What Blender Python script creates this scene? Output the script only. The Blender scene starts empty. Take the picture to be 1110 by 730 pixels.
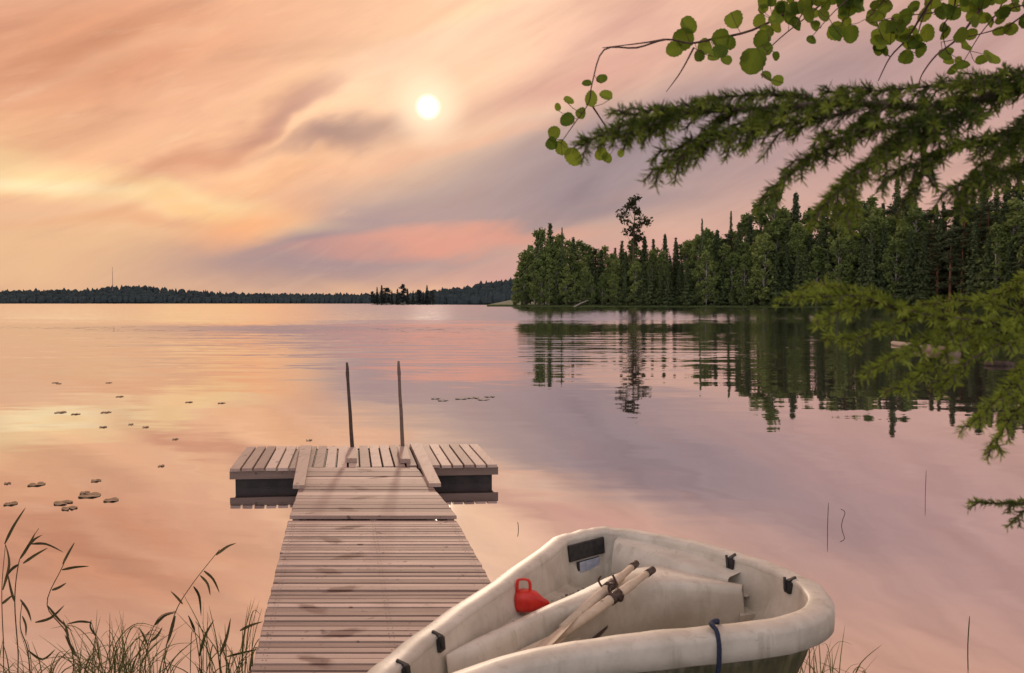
import bpy, bmesh, math, random
from mathutils import Vector, Matrix, noise
random.seed(7)
S = bpy.context.scene
COL = S.collection
R = math.radians
PI = math.pi

# ---------------------------------------------------------------- camera
HC = 2.0                      # eye height above the water
F, CX, CY, HOR = 850.0, 555.0, 365.0, 328.0
PITCH = math.atan((CY - HOR) / F)
cam = bpy.data.cameras.new('camera')
cam.sensor_width = 36.0
cam.lens = F / 1110 * 36
cam.clip_start = 0.05
cam.clip_end = 12000
cam_o = bpy.data.objects.new('camera', cam)
COL.objects.link(cam_o)
cam_o.location = (0, 0, HC)
cam_o.rotation_euler = (PI / 2 - PITCH, 0, 0)
cam.dof.use_dof = True
cam.dof.focus_distance = 8.5
cam.dof.aperture_fstop = 7.1
S.camera = cam_o

def ray(px, py):
    a, b = (px - CX) / F, (CY - py) / F
    return Vector((a, math.cos(PITCH) + b * math.sin(PITCH), -math.sin(PITCH) + b * math.cos(PITCH)))
def P(px, py, z=0.0):
    """point of the place at height z seen at that spot of the photograph"""
    d = ray(px, py); t = (z - HC) / d.z
    return Vector((d.x * t, d.y * t, z))
def D(px, py, dist):
    """point at that distance (metres along Y)"""
    d = ray(px, py); t = dist / d.y
    return Vector((d.x * t, dist, HC + d.z * t))
def lin(c):
    return tuple(((x / 255) / 12.92 if x / 255 <= .04045 else ((x / 255 + .055) / 1.055) ** 2.4) for x in c)

# ---------------------------------------------------------------- view, sky and sun
S.view_settings.view_transform = 'Standard'
S.view_settings.look = 'None'
S.view_settings.exposure = 0
S.view_settings.gamma = 1
S.view_settings.use_curve_mapping = False
SUN_EL = math.atan(208 / F); SUN_AZ = math.atan(-90 / F)

class NT:
    def __init__(s, tree): s.t = tree; s.n = tree.nodes; s.l = tree.links
    def new(s, typ, **kw):
        n = s.n.new(typ)
        for k, v in kw.items(): setattr(n, k, v)
        return n
    def put(s, sock, v):
        if isinstance(v, bpy.types.NodeSocket): s.l.new(v, sock)
        elif v is not None:
            if hasattr(sock.default_value, '__len__') and not hasattr(v, '__len__'): v = [v] * len(sock.default_value)
            if hasattr(v, '__len__') and len(sock.default_value) == 4 and len(v) == 3: v = (*v, 1)
            sock.default_value = v
    def math(s, op, a, b=None, c=None, clamp=False):
        n = s.new('ShaderNodeMath', operation=op, use_clamp=clamp)
        s.put(n.inputs[0], a); s.put(n.inputs[1], b)
        if c is not None: s.put(n.inputs[2], c)
        return n.outputs[0]
    def vmath(s, op, a, b=None):
        n = s.new('ShaderNodeVectorMath', operation=op)
        s.put(n.inputs[0], a)
        if b is not None: s.put(n.inputs[3 if op == 'SCALE' else 1], b)
        return n.outputs['Value'] if op in ('LENGTH', 'DOT_PRODUCT', 'DISTANCE') else n.outputs[0]
    def mapping(s, v, loc=(0, 0, 0), rot=(0, 0, 0), scale=(1, 1, 1), typ='POINT'):
        n = s.new('ShaderNodeMapping', vector_type=typ)
        s.put(n.inputs['Vector'], v); n.inputs['Location'].default_value = loc if typ != 'VECTOR' else (0, 0, 0)
        n.inputs['Rotation'].default_value = rot; n.inputs['Scale'].default_value = scale
        return n.outputs[0]
    def noise(s, v, scale, detail=4, rough=.5, dist=0, color=False):
        n = s.new('ShaderNodeTexNoise')
        s.put(n.inputs['Vector'], v); n.inputs['Scale'].default_value = scale
        n.inputs['Detail'].default_value = detail; n.inputs['Roughness'].default_value = rough
        n.inputs['Distortion'].default_value = dist
        return n.outputs['Color' if color else 'Fac']
    def mr(s, v, a, b, c=0, d=1, smooth=True):
        n = s.new('ShaderNodeMapRange')
        n.interpolation_type = 'SMOOTHSTEP' if smooth else 'LINEAR'
        s.put(n.inputs['Value'], v)
        for k, x in zip(('From Min', 'From Max', 'To Min', 'To Max'), (a, b, c, d)): s.put(n.inputs[k], x)
        return n.outputs[0]
    def mix(s, f, a, b, blend='MIX'):
        n = s.new('ShaderNodeMix', data_type='RGBA', blend_type=blend)
        s.put(n.inputs[0], f); s.put(n.inputs[6], a); s.put(n.inputs[7], b)
        return n.outputs[2]
    def ramp(s, f, stops):
        n = s.new('ShaderNodeValToRGB'); s.put(n.inputs[0], f)
        e = n.color_ramp.elements
        while len(e) < len(stops): e.new(.5)
        for q, (p, c) in zip(e, stops): q.position = p; q.color = (*c, 1)
        return n.outputs[0]

W = bpy.data.worlds.new('World'); S.world = W; W.use_nodes = True
W.node_tree.nodes.clear()
n = NT(W.node_tree)
tc = n.new('ShaderNodeTexCoord').outputs['Generated']
sep = n.new('ShaderNodeSeparateXYZ'); n.l.new(tc, sep.inputs[0])
az = n.math('ARCTAN2', sep.outputs[0], sep.outputs[1])
el = n.math('ARCSINE', sep.outputs[2])
cmb = n.new('ShaderNodeCombineXYZ')
n.put(cmb.inputs[0], n.math('MULTIPLY', az, 10)); n.put(cmb.inputs[1], n.math('MULTIPLY', el, 10))
AE = cmb.outputs[0]                     # azimuth and elevation in tenths of a radian
sky = n.new('ShaderNodeTexSky', sky_type='NISHITA', sun_disc=False)
sky.sun_elevation = SUN_EL; sky.sun_rotation = SUN_AZ; sky.air_density = 1.2; sky.dust_density = 3.0
# wisps: streaks that rise to the right
st_co = n.mapping(AE, rot=(0, 0, R(15)), scale=(2.6, .95, 1), typ='TEXTURE')
warp_c = n.noise(st_co, 0.75, 4, .5, .5, color=True)
warp = n.vmath('SCALE', n.vmath('SUBTRACT', warp_c, (.5, .5, .5)), 1.15)
fine = n.noise(n.mapping(AE, loc=(3, 1, 0), rot=(0, 0, R(23)), scale=(2.8, .62, 1), typ='TEXTURE'), 1.1, 5, .5, .9)
WAE = n.vmath('ADD', AE, warp)
def sc(c, k=10): return tuple(x * k for x in lin(c))
base = n.ramp(n.math('DIVIDE', el, PI / 2, clamp=True), [
    (0.0, lin((207, 166, 146))), (.06, lin((216, 166, 140))), (.15, lin((231, 176, 146))),
    (.28, lin((229, 170, 140))), (.42, lin((220, 168, 148))), (1, lin((175, 155, 158)))])
base = n.mix(1, base, (10, 10, 10), 'MULTIPLY')
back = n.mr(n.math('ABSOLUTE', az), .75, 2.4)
base = n.mix(back, base, sc((216, 206, 212), 13))  # unseen sky behind the camera, brightened to lift trees, boat and pier
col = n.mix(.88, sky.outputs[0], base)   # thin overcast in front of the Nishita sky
def blob(px, py, a, b, ang, c, k, soft=.0, co=None):
    global col
    A = math.atan((px - CX) / F); E = math.atan((HOR - py) / F * math.cos(A))
    s = 10 / F
    m = n.mapping(co or WAE, loc=(A * 10, E * 10, 0), rot=(0, 0, R(ang)), scale=(a * s, b * s, 1), typ='TEXTURE')
    m = n.vmath('MULTIPLY', m, (1, 1, 0))
    d = n.vmath('LENGTH', m)
    f = n.mr(d, soft, 1.25, k, 0)
    col = n.mix(f, col, sc(c))
blob(960, 120, 520, 190, 8, (198, 160, 156), .95)
blob(930, 300, 420, 80, 0, (205, 155, 158), .7)
blob(120, 60, 320, 110, 20, (222, 154, 118), .9)
blob(40, 165, 230, 60, 8, (245, 188, 144), .8)
blob(330, 60, 260, 50, 28, (238, 182, 148), .7)
blob(350, 190, 280, 80, 22, (243, 180, 138), .8)
blob(300, 110, 250, 22, 27, (246, 192, 152), .75)
blob(190, 40, 240, 14, 27, (240, 184, 148), .6)
blob(250, 205, 160, 16, 20, (247, 188, 142), .7)
blob(70, 285, 260, 50, 0, (236, 190, 146), .9)
blob(640, 40, 200, 60, 20, (229, 178, 163), .7)
blob(330, 300, 240, 36, 0, (192, 152, 138), .9)
blob(620, 290, 260, 40, 0, (206, 152, 150), .85)
blob(590, 196, 390, 82, 15, (161, 141, 145), 1.0, .3)
blob(410, 262, 200, 40, 10, (168, 143, 146), .95, .25)
blob(480, 266, 180, 13, 6, (236, 160, 136), .75, .1)
blob(130, 208, 210, 24, -9, (255, 218, 164), 1, .2)
blob(60, 200, 120, 10, -6, (255, 232, 185), .8)
blob(225, 228, 70, 13, -20, (255, 226, 172), .8)
blob(215, 232, 90, 22, -18, (253, 200, 145), .8)
blob(265, 250, 90, 26, 18, (246, 176, 130), .85)
blob(110, 248, 130, 12, 3, (232, 172, 132), .6)
blob(215, 165, 140, 20, 26, (218, 154, 124), .75)
blob(325, 122, 70, 13, 22, (192, 142, 130), .7)
blob(560, 105, 220, 22, 16, (206, 152, 142), .75)
blob(470, 85, 190, 50, 22, (254, 208, 174), .9)
blob(520, 40, 200, 26, 24, (252, 206, 178), .7)
blob(395, 149, 115, 16, 10, (164, 128, 124), .95, .15)
blob(310, 122, 70, 18, 22, (196, 146, 130), .65, .1)
blob(480, 160, 150, 10, 12, (238, 172, 142), .6)
fine2 = n.noise(n.mapping(AE, loc=(7, 2, 0), rot=(0, 0, R(28)), scale=(1.9, .36, 1), typ='TEXTURE'), 1.2, 6, .6, .9)
lowf = n.mr(el, .03, .2, .25, 1)
col = n.mix(lowf, col, n.ramp(fine2, [(.3, (.95, .94, .94)), (.5, (1, 1, 1)), (.7, (1.05, 1.05, 1.05))]), 'MULTIPLY')
cir = n.noise(n.mapping(n.vmath('ADD', AE, n.vmath('SCALE', warp, .5)), loc=(1, 5, 0), rot=(0, 0, R(24)), scale=(1.5, .30, 1), typ='TEXTURE'), 1.3, 8, .62, .3)
col = n.mix(n.math('MULTIPLY', n.mr(el, .04, .16, .4, 1), n.math('MULTIPLY', n.mr(cir, .52, .75, 0, .26), n.mr(az, -.22, -.02, 1, .08))), col, sc((255, 212, 176)))
col = n.mix(n.mr(cir, .30, .46, .13, 0), col, sc((196, 146, 132)))
# fine streaks over all
col = n.mix(lowf, col, n.ramp(fine, [(.25, (.84, .82, .84)), (.5, (1, 1, 1)), (.78, (1.13, 1.13, 1.11))]), 'MULTIPLY')
# veiled sun
sd = Vector((math.sin(SUN_AZ) * math.cos(SUN_EL), math.cos(SUN_AZ) * math.cos(SUN_EL), math.sin(SUN_EL)))
sda = n.math('ARCCOSINE', n.vmath('DOT_PRODUCT', tc, tuple(sd)))
col = n.mix(n.mr(sda, .0, .22, .4, 0), col, (10.2, 6.9, 4.6))
col = n.mix(n.mr(sda, .004, .06, .95, 0), col, (12.5, 9.2, 6.4))
col = n.mix(n.mr(sda, .004, .0175, 1, 0), col, (22, 19.5, 16))
col = n.mix(1, col, (1.03, 1.02, .995), 'MULTIPLY')
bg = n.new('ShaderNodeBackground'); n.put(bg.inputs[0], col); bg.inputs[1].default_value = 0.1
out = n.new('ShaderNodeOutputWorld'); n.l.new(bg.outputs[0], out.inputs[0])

sun = bpy.data.lights.new('sun', 'SUN'); sun.energy = 1.3; sun.angle = R(3); sun.color = (1, .78, .58)
sun_o = bpy.data.objects.new('sun', sun); COL.objects.link(sun_o)
sun_o.rotation_euler = sd.to_track_quat('Z', 'Y').to_euler()

# ---------------------------------------------------------------- materials
def mat(name, build):
    m = bpy.data.materials.new(name); m.use_nodes = True
    m.node_tree.nodes.clear()
    t = NT(m.node_tree)
    o = t.new('ShaderNodeOutputMaterial')
    t.l.new(build(t), o.inputs[0])
    return m
def bsdf(t, color, rough=.6, bump=None, bstr=.3, bdist=.01, metal=0, spec=.4, trans=0):
    b = t.new('ShaderNodeBsdfPrincipled')
    t.put(b.inputs['Base Color'], color); t.put(b.inputs['Roughness'], rough)
    b.inputs['Metallic'].default_value = metal
    b.inputs['Specular IOR Level'].default_value = spec
    if bump is not None:
        bn = t.new('ShaderNodeBump'); bn.inputs['Strength'].default_value = bstr; bn.inputs['Distance'].default_value = bdist
        t.put(bn.inputs['Height'], bump); t.l.new(bn.outputs[0], b.inputs['Normal'])
    if trans:
        tr = t.new('ShaderNodeBsdfTranslucent'); t.put(tr.inputs[0], color)
        mx = t.new('ShaderNodeMixShader'); mx.inputs[0].default_value = trans
        t.l.new(b.outputs[0], mx.inputs[1]); t.l.new(tr.outputs[0], mx.inputs[2])
        return mx.outputs[0]
    return b.outputs[0]
def objco(t): return t.new('ShaderNodeTexCoord').outputs['Object']

def m_water(t):
    geo = t.new('ShaderNodeNewGeometry').outputs['Position']
    sp = t.new('ShaderNodeSeparateXYZ'); t.l.new(geo, sp.inputs[0])
    patch = t.noise(t.mapping(geo, scale=(.012, .05, 1)), 1.0, 3, .5)
    patch2 = t.noise(t.mapping(geo, scale=(.10, .55, 1)), 1.0, 3, .55)
    far = t.mr(t.math('ADD', sp.outputs[1], t.math('MULTIPLY', patch, 50)), 75, 120)
    patch3 = t.noise(t.mapping(geo, scale=(.09, 1.5, 1)), 1.0, 4, .65)
    near_b = t.math('MULTIPLY', t.math('MULTIPLY', t.mr(sp.outputs[1], 17, 34), t.mr(sp.outputs[1], 48, 62, 1, 0)), t.mr(patch3, .36, .6))
    mid = t.math('MULTIPLY', t.mr(sp.outputs[1], 13, 40), t.mr(patch2, .45, .62))
    small = t.noise(t.mapping(geo, scale=(1.1, 3.2, 1)), 1.0, 3, .55, .3, color=True)
    swell = t.noise(t.mapping(geo, scale=(.22, .95, 1)), 1.0, 2, .5, .2, color=True)
    amp = t.math('ADD', t.math('ADD', .018, t.math('MULTIPLY', far, .05)), t.math('MULTIPLY', mid, .10))
    amp = t.math('ADD', amp, t.math('MULTIPLY', t.mr(patch2, .5, .75), .012))
    a = t.vmath('SCALE', t.vmath('SUBTRACT', small, (.5, .5, .5)), amp)
    b = t.vmath('SCALE', t.vmath('SUBTRACT', swell, (.5, .5, .5)), .022)
    v = t.vmath('MULTIPLY', t.vmath('ADD', a, b), (.45, 1, 0))
    bias = t.new('ShaderNodeCombineXYZ'); t.put(bias.inputs[1], t.math('ADD', t.math('MULTIPLY', far, -.055), t.math('MULTIPLY', near_b, -.028))); v = t.vmath('ADD', v, bias.outputs[0])   # wind ripples seen from a low angle show their near faces
    nrm = t.vmath('NORMALIZE', t.vmath('ADD', v, (0, 0, 1)))
    gl = t.new('ShaderNodeBsdfGlossy'); gl.inputs['Color'].default_value = (.93, .91, .93, 1)
    t.put(gl.inputs['Roughness'], t.math('ADD', .02, t.math('MULTIPLY', far, .02))); t.l.new(nrm, gl.inputs['Normal'])
    df = t.new('ShaderNodeBsdfDiffuse'); df.inputs[0].default_value = (.10, .085, .08, 1)
    fr = t.new('ShaderNodeFresnel'); fr.inputs[0].default_value = 1.33
    mx = t.new('ShaderNodeMixShader')
    t.put(mx.inputs[0], t.math('ADD', .78, t.math('MULTIPLY', fr.outputs[0], .22)))
    t.l.new(df.outputs[0], mx.inputs[1]); t.l.new(gl.outputs[0], mx.inputs[2])
    return mx.outputs[0]
M_WATER = mat('lake_water', m_water)

def m_ground(t):
    c = objco(t); a = t.noise(c, 3, 6); b = t.noise(c, 22, 5)
    col = t.mix(t.mr(a, .4, .62), (.06, .045, .03), (.05, .065, .025))
    col = t.mix(t.mr(b, .5, .7), col, (.12, .10, .06))
    return bsdf(t, col, .95, b, .8, .04)
M_GROUND = mat('bank_soil', m_ground)
def m_forestfloor(t):
    c = objco(t); a = t.noise(c, .15, 6)
    return bsdf(t, t.mix(t.mr(a, .4, .6), (.04, .06, .02), (.09, .11, .035)), .95)
M_FLOOR = mat('forest_floor', m_forestfloor)
def foliage(name, dark, light, trans=.25, scale=.25):
    def f(t):
        c = objco(t); oi = t.new('ShaderNodeObjectInfo').outputs['Random']
        a = t.noise(c, scale, 4, .6)
        at = t.new('ShaderNodeAttribute', attribute_name='tone').outputs['Fac']
        k = t.math('ADD', t.math('MULTIPLY', a, .45), t.math('MULTIPLY', at, .42))
        k = t.math('ADD', k, t.math('MULTIPLY', oi, .55))
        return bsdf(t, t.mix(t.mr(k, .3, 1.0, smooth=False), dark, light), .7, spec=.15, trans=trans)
    return mat(name, f)
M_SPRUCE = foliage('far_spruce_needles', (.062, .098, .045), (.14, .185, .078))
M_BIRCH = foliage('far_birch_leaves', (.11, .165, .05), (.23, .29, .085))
M_PINE = foliage('far_pine_needles', (.07, .105, .06), (.14, .175, .09))
M_SHRUB = foliage('shore_willow_leaves', (.07, .11, .04), (.14, .18, .065))
M_LONE = foliage('lone_birch_leaves', (.035, .04, .02), (.07, .075, .03))
M_FAR = mat('distant_wood', lambda t: bsdf(t, t.mix(t.noise(objco(t), .02, 4), (.035, .05, .055), (.065, .085, .085)), .95, spec=.05))
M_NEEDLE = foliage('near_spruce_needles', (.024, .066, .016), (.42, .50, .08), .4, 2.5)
M_LEAF = foliage('near_alder_leaves', (.07, .12, .014), (.30, .38, .045), .5, 9)
M_GRASS = foliage('grass_blades', (.06, .075, .022), (.24, .23, .09), .35, 4)
M_REED = foliage('reed_blades', (.04, .045, .02), (.13, .11, .05), .3, 4)
def m_bark(c1, c2, sc_=8):
    def f(t):
        c = t.mapping(objco(t), scale=(1, 1, .3)); a = t.noise(c, sc_, 6, .6)
        return bsdf(t, t.mix(t.mr(a, .35, .65), c1, c2), .9, a, .6, .01)
    return f
M_BARK = mat('spruce_bark', m_bark((.045, .032, .022), (.12, .09, .065)))
M_BARKB = mat('birch_bark', m_bark((.08, .07, .06), (.45, .42, .38), 3))
M_BARKP = mat('pine_bark', m_bark((.10, .05, .03), (.26, .13, .07), 1))
M_TWIG = mat('alder_twig_bark', m_bark((.06, .03, .03), (.14, .08, .06), 40))

def wood(name, c1, c2, axis, dark=(.10, .07, .06), stain=None, rough=.7):
    """weathered boards; the grain runs along the given axis"""
    def f(t):
        c = objco(t)
        sx = (1.2, 26, 26) if axis == 'x' else (26, 1.2, 26)
        g = t.noise(t.mapping(c, scale=sx), 1.6, 6, .65, .4)
        big = t.noise(c, 2.2, 5, .6)
        at = t.new('ShaderNodeAttribute', attribute_name='tone').outputs['Fac']
        k = t.math('ADD', t.math('MULTIPLY', g, .55), t.math('MULTIPLY', at, .55))
        col = t.mix(t.mr(k, .28, .80, smooth=False), c1, c2)
        col = t.mix(t.mr(big, .55, .8, 0, .5), col, dark)
        knots = t.noise(t.mapping(c, scale=(7, 7, 7)), 1.7, 2)
        col = t.mix(t.mr(knots, .66, .72, 0, .8), col, dark)
        ro = rough
        if stain:
            tot = None
            wc = t.vmath('ADD', c, t.vmath('SCALE', t.vmath('SUBTRACT', t.noise(c, 14, 4, color=True), (.5, .5, .5)), .09))
            for (x, y, rz) in stain:
                m = t.mapping(wc, loc=(x, y, 0), rot=(0, 0, rz), scale=(.055, .13, 1), typ='TEXTURE')
                d = t.vmath('LENGTH', t.vmath('MULTIPLY', m, (1, 1, 0)))
                s_ = t.mr(d, .5, 1.2, .75, 0)
                tot = s_ if tot is None else t.math('MAXIMUM', tot, s_)
            col = t.mix(tot, col, (.14, .06, .045))
            ro = rough
        return bsdf(t, col, ro, g, .5, .004, spec=.35)
    return mat(name, f)

def m_hull(t):
    c = objco(t); a = t.noise(c, 5, 6, .6); b = t.noise(c, 38, 4, .6)
    sp = t.new('ShaderNodeSeparateXYZ'); t.l.new(c, sp.inputs[0])
    col = t.mix(t.mr(a, .3, .7), (.50, .46, .38), (.69, .645, .55))
    col = t.mix(t.mr(b, .60, .80, 0, .45), col, (.33, .29, .20))
    streak = t.noise(t.mapping(c, scale=(14, 14, 1.6)), 1.4, 4, .6)
    col = t.mix(t.mr(streak, .54, .72, 0, .45), col, (.36, .33, .23))
    scr = t.noise(t.mapping(c, rot=(0, 0, .6), scale=(3, 60, 60)), 1.3, 3, .6)
    col = t.mix(t.mr(scr, .66, .72, 0, .4), col, (.30, .27, .21))
    h = t.math('ADD', sp.outputs[2], t.math('MULTIPLY', streak, .16))
    alg = t.mr(h, .72, .86, 1, 0)
    at = t.new('ShaderNodeAttribute', attribute_name='tone').outputs['Fac']   # outside of the hull: algae
    alg = t.math('MULTIPLY', t.math('MULTIPLY', alg, at), .93)
    col = t.mix(alg, col, t.mix(t.mr(streak, .35, .65), (.055, .06, .022), (.15, .14, .06)))
    # grime that settled low inside, deepened to paint in shade on the bench front
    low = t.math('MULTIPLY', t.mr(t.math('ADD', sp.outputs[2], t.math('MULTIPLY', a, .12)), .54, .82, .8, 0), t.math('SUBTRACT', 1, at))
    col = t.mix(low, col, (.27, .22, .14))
    return bsdf(t, col, .5, b, .25, .003, spec=.4)
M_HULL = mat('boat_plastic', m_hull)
def plain(name, c1, c2, rough=.5, sc_=30, metal=0, spec=.5):
    return mat(name, lambda t: bsdf(t, t.mix(t.mr(t.noise(objco(t), sc_, 5, .6), .35, .7), c1, c2), rough, t.noise(objco(t), sc_ * 2, 3), .2, .002, metal, spec))
M_BLACK = plain('black_rubber', (.012, .012, .013), (.035, .033, .032), .6)
M_PLATE = plain('pale_plate', (.30, .34, .44), (.45, .48, .55), .35)
M_RED = plain('red_plastic', (.55, .018, .012), (.68, .035, .02), .35, 18)
M_OAR = wood('oar_wood', (.42, .32, .22), (.72, .60, .46), 'x', (.12, .08, .05))
M_METAL = plain('rusty_metal', (.05, .035, .03), (.12, .08, .06), .55, 60, .3)
M_ROPE = plain('blue_rope_fibre', (.012, .018, .045), (.03, .045, .09), .8, 200)
M_LILY = plain('lily_pad_leaf', (.20, .13, .07), (.38, .26, .15), .5, 14)
M_LILYP = plain('pale_pad_leaf', (.25, .22, .20), (.4, .36, .33), .8, 14, 0, .1)
M_DARKW = plain('wet_float', (.012, .009, .008), (.03, .022, .018), .6, 9)
M_GREYW = plain('driftwood', (.22, .19, .15), (.42, .38, .32), .8, 14)
M_STONE = plain('shore_stone', (.04, .03, .025), (.10, .075, .06), .95, 5, 0, .05)
M_MAST = plain('mast_steel', (.22, .16, .15), (.30, .22, .2), .6, 1)

# ---------------------------------------------------------------- helpers
def obj(name, verts, faces, m, parent=None, tones=None, smooth=False, loc=None):
    me = bpy.data.meshes.new(name)
    if loc is not None:
        loc = Vector(loc); verts = [Vector(v) - loc for v in verts]
    me.from_pydata([tuple(v) for v in verts], [], faces)
    me.materials.append(m)
    if tones is not None:
        a = me.attributes.new('tone', 'FLOAT', 'POINT'); a.data.foreach_set('value', tones)
    if smooth: me.polygons.foreach_set('use_smooth', [True] * len(me.polygons))
    me.update()
    o = bpy.data.objects.new(name, me); COL.objects.link(o)
    if parent: o.parent = parent
    if loc is not None: o.location = loc
    return o
def tag(o, label=None, cat=None, group=None, kind=None):
    if label: o['label'] = label
    if cat: o['category'] = cat
    if group: o['group'] = group
    if kind: o['kind'] = kind
    return o
def thing(name, label, cat, group=None, loc=(0, 0, 0)):
    o = bpy.data.objects.new(name, None); COL.objects.link(o); o.location = loc; o.empty_display_size = .1
    return tag(o, label, cat, group)
class MB:
    def __init__(s): s.v = []; s.f = []; s.t = []
    def add(s, vs, fs, tone=.5):
        k = len(s.v); s.v += [Vector(v) for v in vs]; s.f += [[i + k for i in f] for f in fs]
        s.t += tone if isinstance(tone, list) else [tone] * len(vs)
    def hexa(s, p, tone=.5):   # 4 bottom + 4 top
        s.add(p, [(3, 2, 1, 0), (4, 5, 6, 7), (0, 1, 5, 4), (1, 2, 6, 5), (2, 3, 7, 6), (3, 0, 4, 7)], tone)
    def slab(s, a, b, c, d, h, tone=.5):   # top corners, thickness downward
        dz = Vector((0, 0, h)); s.hexa([a - dz, b - dz, c - dz, d - dz, a, b, c, d], tone)
    def tube(s, pts, rad, seg=8, tone=.5, cap=True):
        pts = [Vector(p) for p in pts]; N = len(pts)
        if not hasattr(rad, '__len__'): rad = [rad] * N
        rings = []; up = None
        for i, p in enumerate(pts):
            d = (pts[min(i + 1, N - 1)] - pts[max(i - 1, 0)])
            d = d.normalized() if d.length > 1e-9 else Vector((0, 0, 1))
            if up is None: up = d.orthogonal().normalized()
            u = (up - d * up.dot(d))
            u = u.normalized() if u.length > 1e-6 else d.orthogonal().normalized()
            up = u; w = d.cross(u)
            rings.append([p + (u * math.cos(2 * PI * k / seg) + w * math.sin(2 * PI * k / seg)) * rad[i] for k in range(seg)])
        vs = [v for r in rings for v in r]; fs = []
        for i in range(N - 1):
            for k in range(seg):
                fs.append((i * seg + k, i * seg + (k + 1) % seg, (i + 1) * seg + (k + 1) % seg, (i + 1) * seg + k))
        if cap: fs += [tuple(range(seg))[::-1], tuple((N - 1) * seg + k for k in range(seg))]
        s.add(vs, fs, tone)
    def build(s, name, m, parent=None, smooth=False, loc=None):
        return obj(name, s.v, s.f, m, parent, s.t, smooth, loc)
def spline(pts, k=6, closed=False):
    pts = [Vector(p) for p in pts]; N = len(pts); out = []
    for i in range(N if closed else N - 1):
        g = (lambda j: pts[j % N]) if closed else (lambda j: pts[max(0, min(N - 1, j))])
        a, b, c, d = g(i - 1), g(i), g(i + 1), g(i + 2)
        for q in range(k):
            t = q / k
            out.append(.5 * ((2 * b) + (c - a) * t + (2 * a - 5 * b + 4 * c - d) * t * t + (3 * b - a - 3 * c + d) * t ** 3))
    if not closed: out.append(pts[-1])
    return out
U = random.uniform

# ---------------------------------------------------------------- water and land
wv = []; L = 6000
tag(obj('water', [(-L, -20, 0), (L, -20, 0), (L, L, 0), (-L, L, 0)], [(0, 1, 2, 3)], M_WATER), kind='structure')

# the bank the photographer stands on, running down under the water
mb = MB(); nx, ny = 130, 60
def bank_z(x, y):
    edge = 4.0 + .12 * noise.noise(Vector((x * .6, 0, 3))) - .05 * min(0, x + 1.5) * 0
    s = edge - y
    z = .16 * s + .10 * (1 / (1 + math.exp(-s * 6)) - .5) if s > -1.5 else -.3 + (s + 1.5) * .4
    z = min(z, .42 + .05 * noise.noise(Vector((x, y, 0))))
    if y > 3.2: z += .02 * noise.noise(Vector((x * 3, y * 3, 0)))
    else: z += .035 * noise.noise(Vector((x * 2, y * 2, 0)))
    return max(z, -2.5)
for j in range(ny + 1):
    for i in range(nx + 1):
        x = -13 + 26 * i / nx; y = -9 + 21 * (j / ny)
        mb.v.append(Vector((x, y, bank_z(x, y)))); mb.t.append(.5)
for j in range(ny):
    for i in range(nx):
        a = j * (nx + 1) + i; mb.f.append((a, a + 1, a + nx + 2, a + nx + 1))
tag(mb.build('ground', M_GROUND, smooth=True), kind='structure')
tag(obj('lake_bed', [(-L, -60, -3), (L, -60, -3), (L, L, -3), (-L, L, -3)], [(0, 1, 2, 3)], M_GROUND), kind='structure')

# distant hills
def ridge(name, prof, depth, m, back=90):
    """prof: list of (px, dist, height); the shore lies at dist, the crest behind it"""
    mb = MB(); rows = [(0, -.6), (.04, .12), (.4, .7), (1, 1), (2, .9), (3, -.1)]
    pts = []
    for i in range(len(prof) - 1):
        for q in range(10):
            t = q / 10; pts.append([prof[i][k] * (1 - t) + prof[i + 1][k] * t for k in range(3)])
    for (px, dist, h) in pts:
        a = (px - CX) / F
        for (r, hh) in rows:
            dd = dist + r * back
            mb.v.append(Vector((a * dd, dd, h * hh + (.6 * noise.noise(Vector((px * .02, r, 0))) if hh > .3 else 0)))); mb.t.append(.5)
    k = len(rows)
    for i in range(len(pts) - 1):
        for j in range(k - 1):
            a = i * k + j; mb.f.append((a, a + k, a + k + 1, a + 1))
    tag(mb.build(name, m, smooth=True), kind='structure')
    return pts
def wood_mass(name, pts, back, hmin, hmax, step, rows, label):
    mb = MB(); acc = 0
    for i in range(len(pts) - 1):
        (px, dist, h), (px2, d2, h2) = pts[i], pts[i + 1]
        seg = abs(px2 - px) / F * dist; cnt = max(1, int(seg / step))
        for c in range(cnt):
            for r in range(rows):
                f = (r + U(-.3, .3)) / (rows - 1) * 1.15; f = max(.03, f)
                t = (c + U(0, 1)) / cnt; dd = dist * (1 - t) + d2 * t + f * back
                x = ((px * (1 - t) + px2 * t) - CX) / F * dd
                hh = (h * (1 - t) + h2 * t) * (.12 + .95 * min(1, f) if f < 1 else 1)
                th = U(hmin, hmax); rr = th * U(.28, .42); conif = random.random() < .35
                if not conif: th *= .85; rr *= 1.25
                z0 = hh - 1; a0 = U(0, 6)
                tone = U(.2, .8)
                prof = [(rr * .8, 0), (rr, .25), (rr * .6, .6), (.15, 1)] if conif else [(rr * .7, 0), (rr, .4), (rr * .8, .75), (rr * .25, 1)]
                vs = []; fs = []
                for q, (ra, hz) in enumerate(prof):
                    for s_ in range(6):
                        an = a0 + s_ * PI / 3; jr = ra * U(.7, 1.25)
                        vs.append((x + jr * math.cos(an), dd + jr * math.sin(an), z0 + th * hz * U(.93, 1.05)))
                for q in range(3):
                    for s_ in range(6): fs.append((q * 6 + s_, q * 6 + (s_ + 1) % 6, q * 6 + 6 + (s_ + 1) % 6, q * 6 + 6 + s_))
                mb.add(vs, fs, tone)
    o = mb.build(name, M_FAR); tag(o, label, 'wood', kind='stuff'); return o
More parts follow.
